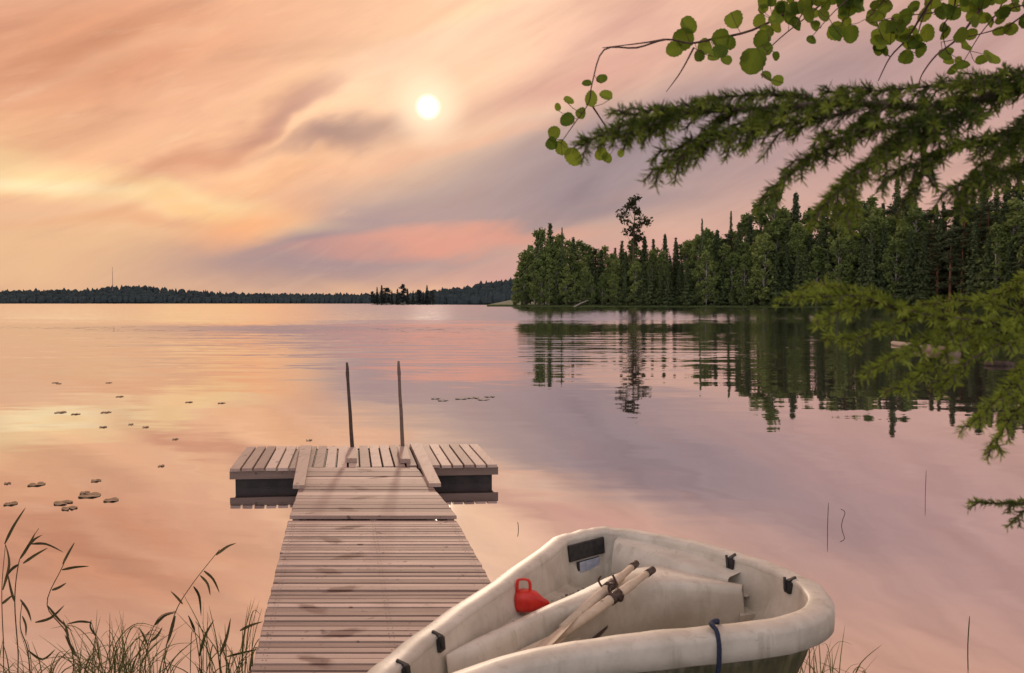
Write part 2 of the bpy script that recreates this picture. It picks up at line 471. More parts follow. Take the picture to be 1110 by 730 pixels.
far = ridge('far_hill', [(-700, 1300, 10), (-200, 1300, 12), (5, 1300, 14), (40, 1300, 16), (90, 1300, 16), (135, 1300, 23), (165, 1300, 21), (210, 1300, 14), (260, 1300, 10), (330, 1300, 8.5), (400, 1250, 8), (480, 1250, 9), (600, 1250, 10), (1000, 1300, 12), (1900, 1300, 12)], 1, M_FAR, 160)
wood_mass('far_wood', far, 160, 10, 14, 5, 6, 'long dark band of distant forest along the far shore of the lake')
mid = ridge('near_hill', [(405, 760, .5), (440, 760, 2), (465, 760, 5), (490, 760, 8), (520, 750, 13), (545, 740, 16), (575, 730, 18), (700, 700, 22), (900, 700, 22)], 1, M_FAR, 80)
wood_mass('hillside_wood', mid[12:], 80, 8, 13, 4.5, 5, 'dark forested hillside rising behind the left tip of the wooded point')

# wooded point on the right: shore and rising land
shore_px = [(528, 375), (545, 368), (580, 352), (620, 342), (700, 330), (780, 315), (860, 298), (930, 275), (1000, 250), (1060, 228), (1110, 208), (1200, 175), (1350, 140), (1600, 110), (2000, 80)]
def shore_at(px):
    for (a, da), (b, db) in zip(shore_px, shore_px[1:]):
        if px <= b: t = max(0, (px - a) / (b - a)); return da * (1 - t) + db * t
    return shore_px[-1][1]
def land_z(px, off):
    up = min(1, max(0, (px - 530) / 350))
    return -.25 + .5 * min(1, off / 1.5) + (off / 60) * (1.5 + 9 * up) * min(1, off / 12)
mb = MB(); offs = [-6, 0, 1, 2.5, 6, 12, 25, 45, 70, 110, 160]
pxs = [528 + i * 8 for i in range(185)]
for px in pxs:
    w_ = min(1, (px - 520) / 60)
    for off in offs:
        o_ = off if off <= 2.5 else 2.5 + (off - 2.5) * w_
        dd = shore_at(px) + o_ + 1.2 * noise.noise(Vector((px * .05, 0, 0)))
        mb.v.append(Vector(((px - CX) / F * dd, dd, -.8 if off < 0 else land_z(px, o_)))); mb.t.append(.5)
k = len(offs)
for i in range(len(pxs) - 1):
    for j in range(k - 1):
        a = i * k + j; mb.f.append((a, a + k, a + k + 1, a + 1))
tag(mb.build('terrain', M_FLOOR, smooth=True), kind='structure')

# ---------------------------------------------------------------- tree builders (metres, base at the origin)
def leafquad(mb, c, s, nrm=None, tone=.5):
    a = Vector((U(-1, 1), U(-1, 1), U(-1, 1))).normalized() if nrm is None else nrm
    u = a.orthogonal().normalized(); w = a.cross(u)
    an = U(0, 2 * PI); u, w = u * math.cos(an) + w * math.sin(an), w * math.cos(an) - u * math.sin(an)
    mb.add([c - u * s * U(.6, 1.1), c - w * s * .6 * U(.6, 1.2), c + u * s * U(.6, 1.1), c + w * s * .6 * U(.6, 1.2)], [(0, 1, 2, 3)], tone)
def spruce_mesh(h, r, dens=1.0):
    tr = MB(); cr = MB()
    tr.tube([(0, 0, -1), (0, 0, h * .5), (0, 0, h)], [h * .014 + .05, h * .009, .03], 6)
    z = h * U(.04, .1); lv = 0
    while z < h * .985:
        f = z / h; rr = r * (1 - f) ** .85 * (1.0 + .25 * math.sin(lv * 1.7)) * U(.8, 1.12) + .18
        nb = max(3, int((5 + rr * 2.2)))
        a0 = U(0, 6)
        for b in range(nb):
            an = a0 + b * 2 * PI / nb + U(-.25, .25); L_ = rr * U(.65, 1.12)
            d = Vector((math.cos(an), math.sin(an), 0)); side = Vector((-d.y, d.x, 0))
            steps = max(2, int(L_ / .55 * dens))
            for q in range(steps):
                t = (q + .6) / steps
                c = d * (L_ * t) + Vector((0, 0, z - L_ * .42 * t + L_ * .14 * t * t)) + side * U(-.3, .3) * (1 - t * .4)
                s = (.78 - .28 * t) * (0.55 + .5 * (rr / r)) * U(.8, 1.3)
                nr = (Vector((0, 0, 1)) + d * .6 + Vector((U(-.5, .5), U(-.5, .5), U(-.2, .2)))).normalized()
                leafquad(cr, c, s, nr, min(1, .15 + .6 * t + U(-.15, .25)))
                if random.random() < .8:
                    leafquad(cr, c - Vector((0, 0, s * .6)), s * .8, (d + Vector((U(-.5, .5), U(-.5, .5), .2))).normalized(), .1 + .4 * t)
        z += (.34 + .05 * rr) * U(.85, 1.2) * (h / 22) ** .3; lv += 1
    return tr, cr
def birch_mesh(h, r, open_=0.0, base=.12, leaf=.46, clumps=62, n=48):
    tr = MB(); cr = MB()
    top = Vector((U(-.5, .5), U(-.5, .5), h * .93))
    tr.tube([(0, 0, -1), (U(-.2, .2), 0, h * .35), (U(-.4, .4), U(-.3, .3), h * .65), top], [h * .012 + .04, h * .01, h * .006, .03], 6)
    for i in range(clumps):
        f = base + (1 - base) * ((i + U(0, 1)) / clumps)
        env = math.sin(PI * min(1, max(.05, (f - base) / (1 - base) * .84 + .12))) ** .7
        an = U(0, 2 * PI); rad = r * env * U(.25, .9)
        c = Vector((math.cos(an) * rad, math.sin(an) * rad, h * f * .97))
        st = Vector((c.x * .1, c.y * .1, max(h * .1, c.z - rad * 1.1)))
        tr.tube([st, (st + c) / 2 + Vector((0, 0, .2)), c], [.09, .05, .02], 4)
        s = r * U(.17, .36) * (1 - open_ * .2)
        for q in range(int(n * U(.6, 1.2))):
            d = Vector((random.gauss(0, 1), random.gauss(0, 1), random.gauss(0, .8)))
            d = d.normalized() * (s * U(.15, 1) ** .6)
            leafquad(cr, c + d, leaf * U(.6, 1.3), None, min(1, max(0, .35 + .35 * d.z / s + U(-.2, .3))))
    return tr, cr
def pine_mesh(h, r):
    tr = MB(); cr = MB()
    tr.tube([(0, 0, -1), (U(-.3, .3), 0, h * .5), (U(-.4, .4), U(-.3, .3), h * .93)], [h * .014 + .05, h * .011, .06], 6)
    for i in range(34):
        f = U(.24, .98); an = U(0, 6.28)
        rad = r * (1.15 - f) * 1.3 * U(.5, 1.15); c = Vector((math.cos(an) * rad, math.sin(an) * rad, h * f + .12 * rad))
        st = Vector((0, 0, c.z - .25 * rad)); tr.tube([st, c], [.09, .03], 4)
        for q in range(48):
            t = U(.35, 1.1); d = Vector((U(-.9, .9), U(-.9, .9), U(-.28, .35)))
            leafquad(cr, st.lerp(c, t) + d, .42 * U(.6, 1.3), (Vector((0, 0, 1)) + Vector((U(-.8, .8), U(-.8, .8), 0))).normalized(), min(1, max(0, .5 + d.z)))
    return tr, cr
def tree_proto(kind):
    if kind == 'spruce_tree': h = 24; (tr, cr), mt, mc = spruce_mesh(h, U(2.9, 4.0)), M_BARK, M_SPRUCE
    elif kind == 'birch_tree': h = 20; (tr, cr), mt, mc = birch_mesh(h, U(3.4, 4.4)), M_BARKB, M_BIRCH
    elif kind == 'pine_tree': h = 24; (tr, cr), mt, mc = pine_mesh(h, U(3.2, 4)), M_BARKP, M_PINE
    else: h = 5; (tr, cr), mt, mc = birch_mesh(h, 2.6, base=.03, leaf=.34, clumps=12, n=60), M_BARK, M_SHRUB
    mes = []
    for nm, b, m in (('trunk', tr, mt), ('crown', cr, mc)):
        me = bpy.data.meshes.new(nm); me.from_pydata([tuple(v) for v in b.v], [], b.f); me.materials.append(m)
        a = me.attributes.new('tone', 'FLOAT', 'POINT'); a.data.foreach_set('value', b.t); me.update(); mes.append(me)
    return h, mes
PROTO = {k: [tree_proto(k) for _ in range(c)] for k, c in (('spruce_tree', 6), ('birch_tree', 6), ('pine_tree', 4), ('willow_shrub', 3))}
M_FTREE = foliage('distant_tree_foliage', (.035, .05, .05), (.065, .085, .075))
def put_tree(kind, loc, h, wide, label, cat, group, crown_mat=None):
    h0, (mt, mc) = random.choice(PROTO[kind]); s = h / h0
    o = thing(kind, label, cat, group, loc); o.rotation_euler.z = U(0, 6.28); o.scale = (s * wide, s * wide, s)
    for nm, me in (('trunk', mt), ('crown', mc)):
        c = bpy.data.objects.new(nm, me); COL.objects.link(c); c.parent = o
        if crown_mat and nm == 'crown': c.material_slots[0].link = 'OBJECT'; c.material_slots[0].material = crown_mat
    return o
# silhouette of the wood in the photograph: (px, py of the tops)
TOPS = [(553, 300), (562, 275), (572, 262), (600, 250), (625, 262), (650, 272), (680, 258), (700, 262), (720, 252), (742, 262), (760, 240), (790, 250), (805, 236), (830, 214), (850, 208), (875, 226), (905, 214), (950, 205), (1000, 208), (1050, 196), (1110, 188), (1200, 180), (1500, 150)]
def top_at(px):
    for (a, da), (b, db) in zip(TOPS, TOPS[1:]):
        if px <= b: t = max(0, (px - a) / (b - a)); return da * (1 - t) + db * t
    return TOPS[-1][1]
def th(k): return {1: '1st', 2: '2nd', 3: '3rd'}.get(k, '%d%s' % (k, 'th' if 10 < k % 100 < 20 else {1: 'st', 2: 'nd', 3: 'rd'}.get(k % 10, 'th')))
LOOK = {'spruce_tree': ('dark green narrow spruce', 'spruce'), 'birch_tree': ('light green rounded birch', 'birch'), 'pine_tree': ('dull green tall pine', 'pine')}
for row, (off, frac, step, name) in enumerate([(4, .64, 10.5, 'front'), (13, .80, 10.5, 'second'), (26, .92, 11, 'third'), (42, 1.0, 11.5, 'rearmost')]):
    px = 560 + row * 5; cnt = 0
    while px < 1215:
        cnt += 1
        d0 = shore_at(px); dd = d0 + off + U(-2, 2)
        if px < 600: dd = d0 + off * .5
        right = min(1, max(0, (px - 800) / 200))
        kind = random.choices(['spruce_tree', 'birch_tree', 'pine_tree'], [(.45 if row else .3) + .1 * right, .5 - .3 * right, .04 + .3 * right])[0]
        if px < 625: kind = 'birch_tree' if row < 2 or random.random() < .6 else 'spruce_tree'
        z = land_z(px, dd - d0)
        topz = D(px, top_at(px), dd).z
        h = (topz - z) * frac * U(.78, 1.08)
        if row >= 2 and kind == 'spruce_tree': h *= U(1.0, 1.12)
        x = (px - CX) / F * dd
        a, cat = LOOK[kind]
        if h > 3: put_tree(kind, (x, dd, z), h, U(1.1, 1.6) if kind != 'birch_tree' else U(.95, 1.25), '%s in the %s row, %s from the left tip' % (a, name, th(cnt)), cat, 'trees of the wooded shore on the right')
        px += step * U(.7, 1.3) * (300 / d0) ** .8
# a few marked trees
def marked(kind, px, top, off, wide, label, cat):
    dd = shore_at(px) + off; z = land_z(px, off); h = D(px, top, dd).z - z
    return put_tree(kind, ((px - CX) / F * dd, dd, z), h, wide, label, cat, None)
marked('spruce_tree', 760, 236, 10, .55, 'narrow near-black spruce standing out as a dark spire in the middle of the wood', 'spruce')
marked('spruce_tree', 791, 228, 30, .6, 'pointed spruce whose tip tops the wood just right of the dark spire', 'spruce')
marked('birch_tree', 838, 203, 20, 1.0, 'tall light green birch with a broad top under the hanging needle branch', 'birch')
marked('birch_tree', 585, 248, 6, .95, 'broad pale birch with feathery top at the left end of the wood', 'birch')
marked('spruce_tree', 609, 246, 9, .6, 'small pointed spruce right beside the leftmost birches', 'spruce')
# tall lone tree with an open crown
tr, cr = birch_mesh(30, 5.6, .45, .58, .55, 24, 40)
dd = shore_at(686) + 12; zb = land_z(686, 12); hh = D(686, 211, dd).z - zb
lone = thing('birch_tree', 'tall lone tree with sparse open dark crown towering over the wood', 'tree', None, ((686 - CX) / F * dd, dd, zb))
lone.scale = (hh / 30 * 1.0,) * 3
tr.build('trunk', M_BARK, lone); cr.build('crown', M_LONE, lone)
# willow shrubs along the water
px = 556; cnt = 0
while px < 1180:
    d0 = shore_at(px); cnt += 1
    put_tree('willow_shrub', ((px - CX) / F * (d0 + 2.2), d0 + 2.2, land_z(px, 2.2) - .3), U(3.5, 7.5) * d0 / 330, U(.9, 1.4), 'low bushy willow at the waterline under the wood, %s from the left' % th(cnt), 'shrub', 'shrubs along the wooded shoreline')
    px += U(11, 19) * (300 / d0) ** .5
# a stand of trees on the distant shore
for i, (px, top) in enumerate([(404, 316), (409, 311), (414, 309), (419, 312), (425, 315), (431, 313), (437, 308), (442, 313), (448, 315), (454, 314), (459, 316), (463, 309), (468, 315)]):
    dd = 735 + U(-5, 5); h = D(px, top, dd).z
    put_tree('spruce_tree' if i % 3 else 'birch_tree', ((px - CX) / F * dd, dd, 0), h, U(1.5, 2.1), 'small dark tree standing out on the distant shore, %s from the left' % th(i + 1), 'tree', 'small trees on the distant shore', M_FTREE)
# grass along the point
mb = MB()
for i in range(9000):
    px = U(528, 1150) if i > 2500 else U(528, 640); d0 = shore_at(px); o_ = U(-.8, 3.0); dd = d0 + o_
    p = Vector(((px - CX) / F * dd, dd, land_z(px, max(0, o_)) - .1)); h = U(.4, 1.0)
    mb.add([p + Vector((-.25, 0, 0)), p + Vector((.25, 0, 0)), p + Vector((U(-.2, .2), U(-.2, .2), h))], [(0, 1, 2)], U(0, 1))
tag(mb.build('shore_grass', M_SHRUB), 'pale green grass fringe along the waterline of the wooded point', 'grass', kind='stuff')
# fallen trunk at the waterline, radio mast on the far hill
dd = shore_at(632) - 1; mb = MB(); a = D(622, 331, dd); b = D(639, 325.5, dd + 2); a.z = .05
mb.tube([a, a.lerp(b, .5) + Vector((0, 0, .3)), b], [.35, .28, .15], 6); mb.tube([a.lerp(b, .6), a.lerp(b, .7) + Vector((1.2, 0, 1.6))], [.12, .05], 5)
tag(mb.build('fallen_trunk', M_GREYW, loc=a), 'bleached fallen trunk lying at the waterline below the wood', 'log')
mast = thing('radio_mast', 'thin lattice radio mast on the far hill at the left', 'mast', None, ((123 - CX) / F * 1400, 1400, 14))
mb = MB(); mb.tube([(0, 0, 0), (0, 0, 45)], [.55, .3], 4); mb.build('mast_pole', M_MAST, mast)
mb = MB()
for z in range(4, 44, 4): mb.tube([(-.9, 0, z), (.9, 0, z + 2)], .12, 4)
mb.tube([(0, 0, 44), (0, 0, 51)], .25, 4)
mb.build('antenna', M_MAST, mast)

# ---------------------------------------------------------------- pier
DZ = .22
foot_px = [(397, 510), (410, 518), (389, 530), (392, 541), (376, 554), (379, 571), (359, 585), (378, 602), (355, 618), (370, 638), (339, 659), (373, 686), (342, 716)]
feet = [(P(x, y, DZ).x, P(x, y, DZ).y, R(-65 if i % 2 else 55)) for i, (x, y) in enumerate(foot_px)]
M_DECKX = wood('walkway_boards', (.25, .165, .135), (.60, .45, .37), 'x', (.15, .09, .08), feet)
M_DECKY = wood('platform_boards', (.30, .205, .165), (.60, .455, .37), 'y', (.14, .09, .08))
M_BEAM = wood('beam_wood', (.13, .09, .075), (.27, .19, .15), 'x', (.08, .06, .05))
pier = thing('pier', 'weathered wooden pier of grooved planks ending in a T-shaped bathing platform', 'pier')
def quad(c, u, v): return c[0].lerp(c[1], u).lerp(c[3].lerp(c[2], u), v)
def planks(name, c, pitch, gap, thick, m, along='u', wob=.004, parent=None):
    """c: near-left, near-right, far-right, far-left (top)"""
    mb = MB(); Lc = ((c[3] - c[0]).length + (c[2] - c[1]).length) / 2 if along == 'u' else ((c[1] - c[0]).length + (c[2] - c[3]).length) / 2
    N = max(1, round(Lc / pitch)); g = gap / Lc / 2
    for i in range(N):
        a, b = i / N + g, (i + 1) / N - g; dz = Vector((0, 0, U(-wob, wob))); e0, e1 = U(-.002, .002), U(-.002, .002)
        if along == 'u': q = [quad(c, e0, a), quad(c, 1 + e1, a), quad(c, 1 + e1, b), quad(c, e0, b)]
        else: q = [quad(c, a, e0), quad(c, b, e0), quad(c, b, 1 + e1), quad(c, a, 1 + e1)]
        q = [p + dz for p in q]; r_ = min(.004, pitch * .08)
        # eased top edges
        ctr = sum(q, Vector()) / 4
        top = [p for p in q]; ins = [p + (ctr - p).normalized() * r_ * 1.4 for p in q]
        lo = [p - Vector((0, 0, thick)) for p in q]; mi = [p - Vector((0, 0, r_)) for p in q]
        vs = lo + mi + ins; fs = [(3, 2, 1, 0), (8, 9, 10, 11)]
        for s_ in range(4):
            t_ = (s_ + 1) % 4; fs += [(s_, t_, 4 + t_, 4 + s_), (4 + s_, 4 + t_, 8 + t_, 8 + s_)]
        mb.add(vs, fs, U(0, 1))
    return mb.build(name, m, parent or pier)
# walkway: far section and near section
wl = [P(331, 506.5, DZ), P(451.5, 506.5, DZ)]
jl = [P(313.5, 561.5, DZ), P(495, 561.5, DZ)]
far_sec = [jl[0] + Vector((0, .02, .014)), jl[1] + Vector((0, .02, .014)), wl[1], wl[0]]
planks('far_walkway_deck', far_sec, .12, .003, .03, M_DECKX)
nl, nr = P(272, 730, DZ), P(589, 730, DZ)
ext = .45
near_sec = [nl + (nl - jl[0]) * ext * .9, nr + (nr - jl[1]) * ext * .9, jl[1] + Vector((0, -.03, -.010)), jl[0] + Vector((0, -.03, -.010))]
planks('near_walkway_deck', near_sec, .068, .017, .03, M_DECKX)
nm = MB()
for i in range(int(round(((near_sec[3] - near_sec[0]).length + (near_sec[2] - near_sec[1]).length) / 2 / .068))):
    NN = round(((near_sec[3] - near_sec[0]).length + (near_sec[2] - near_sec[1]).length) / 2 / .068)
    for u in (.03, .045, .495, .51, .955, .97):
        p = quad(near_sec, u + U(-.002, .002), (i + .5 + U(-.15, .15)) / NN) + Vector((0, 0, .0045)); rr = .0042
        nm.add([p + Vector((math.cos(k * PI / 3) * rr, math.sin(k * PI / 3) * rr, 0)) for k in range(6)] + [p + Vector((0, 0, .0012))], [(k, (k + 1) % 6, 6) for k in range(6)])
tag(nm.build('nail_heads', M_METAL, pier), kind='stuff')
# stringers and posts under the walkway
for (c, tag_) in ((far_sec, 'stringer'), (near_sec, 'stringer')):
    for u in (.035, .5, .965):
        mb = MB(); a, b = quad(c, u, 0), quad(c, u, 1); s_ = Vector((.028, 0, 0)); dz = Vector((0, 0, -.034))
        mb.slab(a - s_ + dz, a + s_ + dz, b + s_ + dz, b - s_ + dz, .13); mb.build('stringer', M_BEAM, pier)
for v in (.05, .95):
    for u in (.10, .90):
        p = quad(near_sec, u, v); mb = MB(); mb.tube([p + Vector((0, 0, -1.2)), p + Vector((0, 0, -.05))], .05, 10); mb.build('post', M_DARKW, pier)
# platform
pf = [P(248, 508.5, DZ), P(540, 503.5, DZ), P(518, 481, DZ), P(267, 484.5, DZ)]
pf = [p + Vector((0, 0, 0)) for p in pf]
planks('platform_deck', pf, .125, .022, .032, M_DECKY, 'v')
fl, fr, br, bl = pf
dn = Vector((0, 0, -.034))
def board(name, a, b, h, w, m, off=Vector()):
    """vertical board from a to b (its top edge), thickness w"""
    d = (b - a).normalized(); nn = Vector((-d.y, d.x, 0)) * w; mb = MB()
    mb.slab(a + off, b + off, b + nn + off, a + nn + off, h, U(.2, .8)); return mb.build(name, m, pier)
mb = MB(); t0 = Vector((0, 0, -.045)); mb.slab(quad(pf, .37, .12) + t0, quad(pf, .57, .12) + t0, quad(pf, .57, .95) + t0, quad(pf, .37, .95) + t0, .2); mb.build('glint_blocker', M_DARKW, pier)  # added dark slab under the deck, blocks the sun's glint on the water
i1 = .02
wl_l = quad(pf, (331 - 248) / 292 - .02, 0); wl_r = quad(pf, (455 - 248) / 292 + .02, 0)
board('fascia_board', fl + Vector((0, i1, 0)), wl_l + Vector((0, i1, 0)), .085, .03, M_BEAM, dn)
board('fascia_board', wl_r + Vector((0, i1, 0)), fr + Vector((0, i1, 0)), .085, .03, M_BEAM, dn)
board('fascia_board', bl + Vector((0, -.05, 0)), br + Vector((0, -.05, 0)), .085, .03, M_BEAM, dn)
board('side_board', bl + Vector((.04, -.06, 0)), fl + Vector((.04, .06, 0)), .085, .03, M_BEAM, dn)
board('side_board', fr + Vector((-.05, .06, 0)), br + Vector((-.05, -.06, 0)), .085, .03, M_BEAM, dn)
for (u0, u1) in ((.02, .36), (.58, .98)):
    mb = MB(); t0 = Vector((0, 0, -.04))
    mb.slab(quad(pf, u0, .045) + t0, quad(pf, u1, .045) + t0, quad(pf, u1, .95) + t0, quad(pf, u0, .95) + t0, .35)
    mb.build('float', M_DARKW, pier)
# long rails laid over platform and walkway
def rail(pxq):
    q = [P(x, y, DZ + .045) for x, y in pxq]; mb = MB(); mb.slab(q[0], q[1], q[2], q[3], .036, U(.3, .6))
    o = mb.build('guide_rail', M_DECKY, pier); return o
rail([(317.5, 526), (330, 526), (338, 483), (326, 483)])
rail([(465, 524), (478, 524), (457, 480.5), (444.5, 480.5)])
# blocks and ladder poles
for bx_, top, mm in (((376, 497, 387, 497, 386, 485, 376.5, 485), (376, 393), M_METAL), ((434, 497.5, 445, 497.5, 441, 484, 431, 484), (432, 391.5), M_BEAM)):
    z = DZ + .055; q = [P(bx_[i], bx_[i + 1], z) for i in (0, 2, 4, 6)]
    mb = MB(); mb.slab(q[0], q[1], q[2], q[3], .05, .4); mb.build('pole_block', M_DECKY, pier)
    b = (q[2] + q[3]) / 2 + Vector((0, .03, 0)); t_ = D(top[0], top[1], b.y)
    mb = MB(); pts = [b + (b - t_) * .7] + [b.lerp(t_, f) + Vector((.006 * noise.noise(Vector((f * 9, 0, top[0]))), 0, 0)) for f in (0, .2, .4, .6, .8, .86, .93, 1)]
    mb.tube(pts, [.024, .024, .022, .021, .019, .018, .022, .018, .013], 8, .3); mb.build('pole', mm, pier, smooth=True)

# ---------------------------------------------------------------- boat
RZ = .81
rim_px = [(404, 737), (440, 703), (500, 660), (560, 618), (596, 592), (608, 583), (622, 579), (640, 575), (652, 573), (668, 574), (710, 580), (760, 590), (810, 605), (850, 619), (877, 633), (889, 648), (884, 661), (862, 671), (820, 679), (760, 685), (700, 691), (640, 699), (580, 710), (530, 724), (480, 744), (430, 772), (398, 785), (378, 776), (380, 757)]
rim = [P(x, y, RZ) for x, y in rim_px]
N0 = len(rim); path = spline(rim, 5, True); NP = len(path)
for p in path: p.z = RZ
ctr = sum(path, Vector()) / NP
nrm = []
for i in range(NP):
    d = (path[(i + 1) % NP] - path[i - 1]).normalized(); nn = Vector((d.y, -d.x, 0))
    if nn.dot(path[i] - ctr) < 0: nn = -nn
    nrm.append(nn)
for _ in range(3): nrm = [(nrm[i - 1] + nrm[i] * 2 + nrm[(i + 1) % NP]).normalized() for i in range(NP)]
def ringp(i, s, z, t=0): 
    w = .006 * noise.noise(Vector((i * .35, z * 8, 0)))
    p = path[i % NP] + nrm[i % NP] * (s + w); q = ctr.copy(); q.z = p.z
    p = p.lerp(q, t); p.z = RZ + z + w; return p
def loft(mb, rings, tones, closed=False):
    vs = []; ts = []
    for (s, z, t), tn in zip(rings, tones):
        for i in range(NP): vs.append(ringp(i, s, z, t)); ts.append(tn)
    fs = []
    for r in range(len(rings) - 1 + (1 if closed else 0)):
        r2 = (r + 1) % len(rings)
        for i in range(NP):
            j = (i + 1) % NP; fs.append((r * NP + i, r * NP + j, r2 * NP + j, r2 * NP + i))
    mb.add(vs, fs, ts); return len(vs)
boat = thing('rowing_boat', 'dirty cream plastic rowing boat pulled up beside the pier', 'boat')
mb = MB()   # inner shell
loft(mb, [(-.048, -.012, 0), (-.055, -.05, 0), (-.06, -.12, .02), (-.065, -.20, .06), (-.07, -.28, .11), (-.07, -.34, .17), (-.07, -.365, .26), (-.07, -.37, .5)], [0] * 8)
vs_n = len(mb.v); mb.v.append(ctr + Vector((0, 0, -.37))); mb.t.append(0)
for i in range(NP): mb.f.append((vs_n - NP + i, vs_n - NP + (i + 1) % NP, vs_n))
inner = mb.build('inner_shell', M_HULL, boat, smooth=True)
mb = MB()   # outer hull
loft(mb, [(-.012, -.06, 0), (-.014, -.12, .0), (-.02, -.22, .04), (-.02, -.34, .10), (-.02, -.44, .2), (-.02, -.50, .36), (-.02, -.52, .6)], [1] * 7)
vs_n = len(mb.v); mb.v.append(ctr + Vector((0, 0, -.53))); mb.t.append(1)
for i in range(NP): mb.f.append((vs_n - NP + i, vs_n - NP + (i + 1) % NP, vs_n))
mb.build('hull', M_HULL, boat, smooth=True)
mb = MB()   # thick rolled gunwale
loft(mb, [(-.05, -.03, 0), (-.05, -.008, 0), (-.042, .002, 0), (-.01, .006, 0), (.026, .002, 0), (.044, -.008, 0), (.050, -.022, 0), (.052, -.06, 0), (.052, -.098, 0), (.044, -.104, 0), (-.008, -.09, 0), (-.03, -.06, 0)], [0] * 12, True)
mb.build('gunwale', M_HULL, boat, smooth=True)
# rear bench: a moulded strip that swings across the boat, with the sunken stern floor behind it
BZ = .735
front = [(484, 713), (500, 706), (520, 700), (545, 688), (575, 674), (606, 662), (640, 653), (665, 645), (688, 637), (712, 633), (745, 633), (775, 635), (804, 637)]
backl = [(484, 709), (502, 698), (524, 687), (552, 675), (590, 657), (618, 645), (640, 634), (660, 624), (686, 616), (714, 613), (745, 620), (775, 627), (806, 633)]
edge = spline([P(x, y, BZ) for x, y in front], 4); bk = spline([P(x, y, BZ) for x, y in backl], 4)
m_ = len(edge); vs = []; fs = []; down = Vector((.02, -.03, 0))
for i in range(m_):
    a, b = edge[i], bk[i]; inn = (b - a).normalized(); w_ = (b - a).length; e = min(.02, w_ * .3)
    bulge = .010 * math.sin(i / (m_ - 1) * PI * 5)
    vs += [b - inn * .0 + Vector((0, 0, -.12)), b + Vector((0, 0, -.012)), b - inn * e + Vector((0, 0, .002)), a.lerp(b, .5) + Vector((0, 0, .003)), a + inn * e + Vector((0, 0, .003)), a + Vector((0, 0, -.010)), a + down * .2 + Vector((0, 0, -.035)), a + down * .6 + inn * bulge + Vector((0, 0, -.13)), a + down + Vector((0, 0, -.30))]
for i in range(m_ - 1):
    for j in range(8): a = i * 9 + j; fs.append((a, a + 1, a + 10, a + 9))
fs.append(tuple(range(9))); fs.append(tuple((m_ - 1) * 9 + j for j in range(9))[::-1])
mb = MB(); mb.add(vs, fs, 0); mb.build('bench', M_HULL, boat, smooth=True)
FZ = .68
wi = []
for i in range(int(.8 * 5), int(12.6 * 5)):
    f = max(0, 1 - abs(i - 35) / 22); wi.append(ringp(i, -.058, FZ - RZ - .13 * f, .03 + .04 * f))
low = [Vector((p.x, p.y, FZ)) - (edge[min(i, m_ - 1)] - p) * 0 for i, p in enumerate(bk)]
ws = [wi[round(i * (len(wi) - 1) / (m_ - 1))] for i in range(m_)]
vs = []; fs = []
for i in range(m_): vs += [low[i] + (low[i] - ws[i]).normalized() * .01, low[i].lerp(ws[i], .5) + Vector((0, 0, -.008)), ws[i]]
for i in range(m_ - 1):
    for j in range(2): a = i * 3 + j; fs.append((a, a + 3, a + 4, a + 1))
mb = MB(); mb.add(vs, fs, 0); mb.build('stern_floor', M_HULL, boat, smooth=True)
# sloping ledge moulded into the far wall, coming down to the right end of the bench
lp = [(666, 588), (700, 598), (740, 612), (765, 619), (790, 627)]; mb = MB(); vs = []; fs = []
for k_, (x, y) in enumerate(lp):
    t = k_ / 4; z = .775 - .03 * t; c = P(x, y, z); i = min(range(NP), key=lambda q_: (Vector((path[q_].x, path[q_].y, 0)) - Vector((c.x, c.y, 0))).length)
    o_ = nrm[i]; wdt = max(.02, (Vector((path[i].x, path[i].y, 0)) - Vector((c.x, c.y, 0))).length - .05)
    g_ = 1 if k_ < 3 else (.5 if k_ == 3 else .12)
    vs += [c + o_ * wdt + Vector((0, 0, .012)), c + o_ * .006 + Vector((0, 0, .004)), c - o_ * .004 + Vector((0, 0, -.004)), c - o_ * .035 * g_ + Vector((0, 0, -.06 * g_)), c - o_ * .05 * g_ + Vector((0, 0, -.14 * g_))]
for k_ in range(4):
    for j in range(4): a = k_ * 5 + j; fs.append((a, a + 1, a + 6, a + 5))
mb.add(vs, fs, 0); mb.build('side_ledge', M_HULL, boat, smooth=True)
mb = MB(); q = [P(802, 668, .62), P(838, 662, .62), P(820, 645, .64), P(806, 645, .64)]
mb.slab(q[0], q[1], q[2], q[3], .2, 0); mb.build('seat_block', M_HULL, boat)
mb = MB()   # leaves and dirt washed into the corners
for k_ in range(150):
    i = int(random.triangular(0, m_ - 1, m_ * .45)); t = random.random() ** 2
    c = (bk[i].lerp(ws[i], .1 + .7 * t)); zz = min(low[i].z, c.z) ; q0, q1 = low[i], ws[i]; f = ((c - q0).length / max(.01, (q1 - q0).length)); zz = q0.z + (q1.z - q0.z) * min(1, max(0, f))
    leafquad(mb, Vector((c.x, c.y, zz + .004)), U(.004, .014), Vector((U(-.4, .4), U(-.4, .4), 1)).normalized())
tag(mb.build('leaf_litter', M_METAL, loc=bk[20]), 'dark scraps of leaf litter in the sunken stern of the boat', 'litter', kind='stuff')
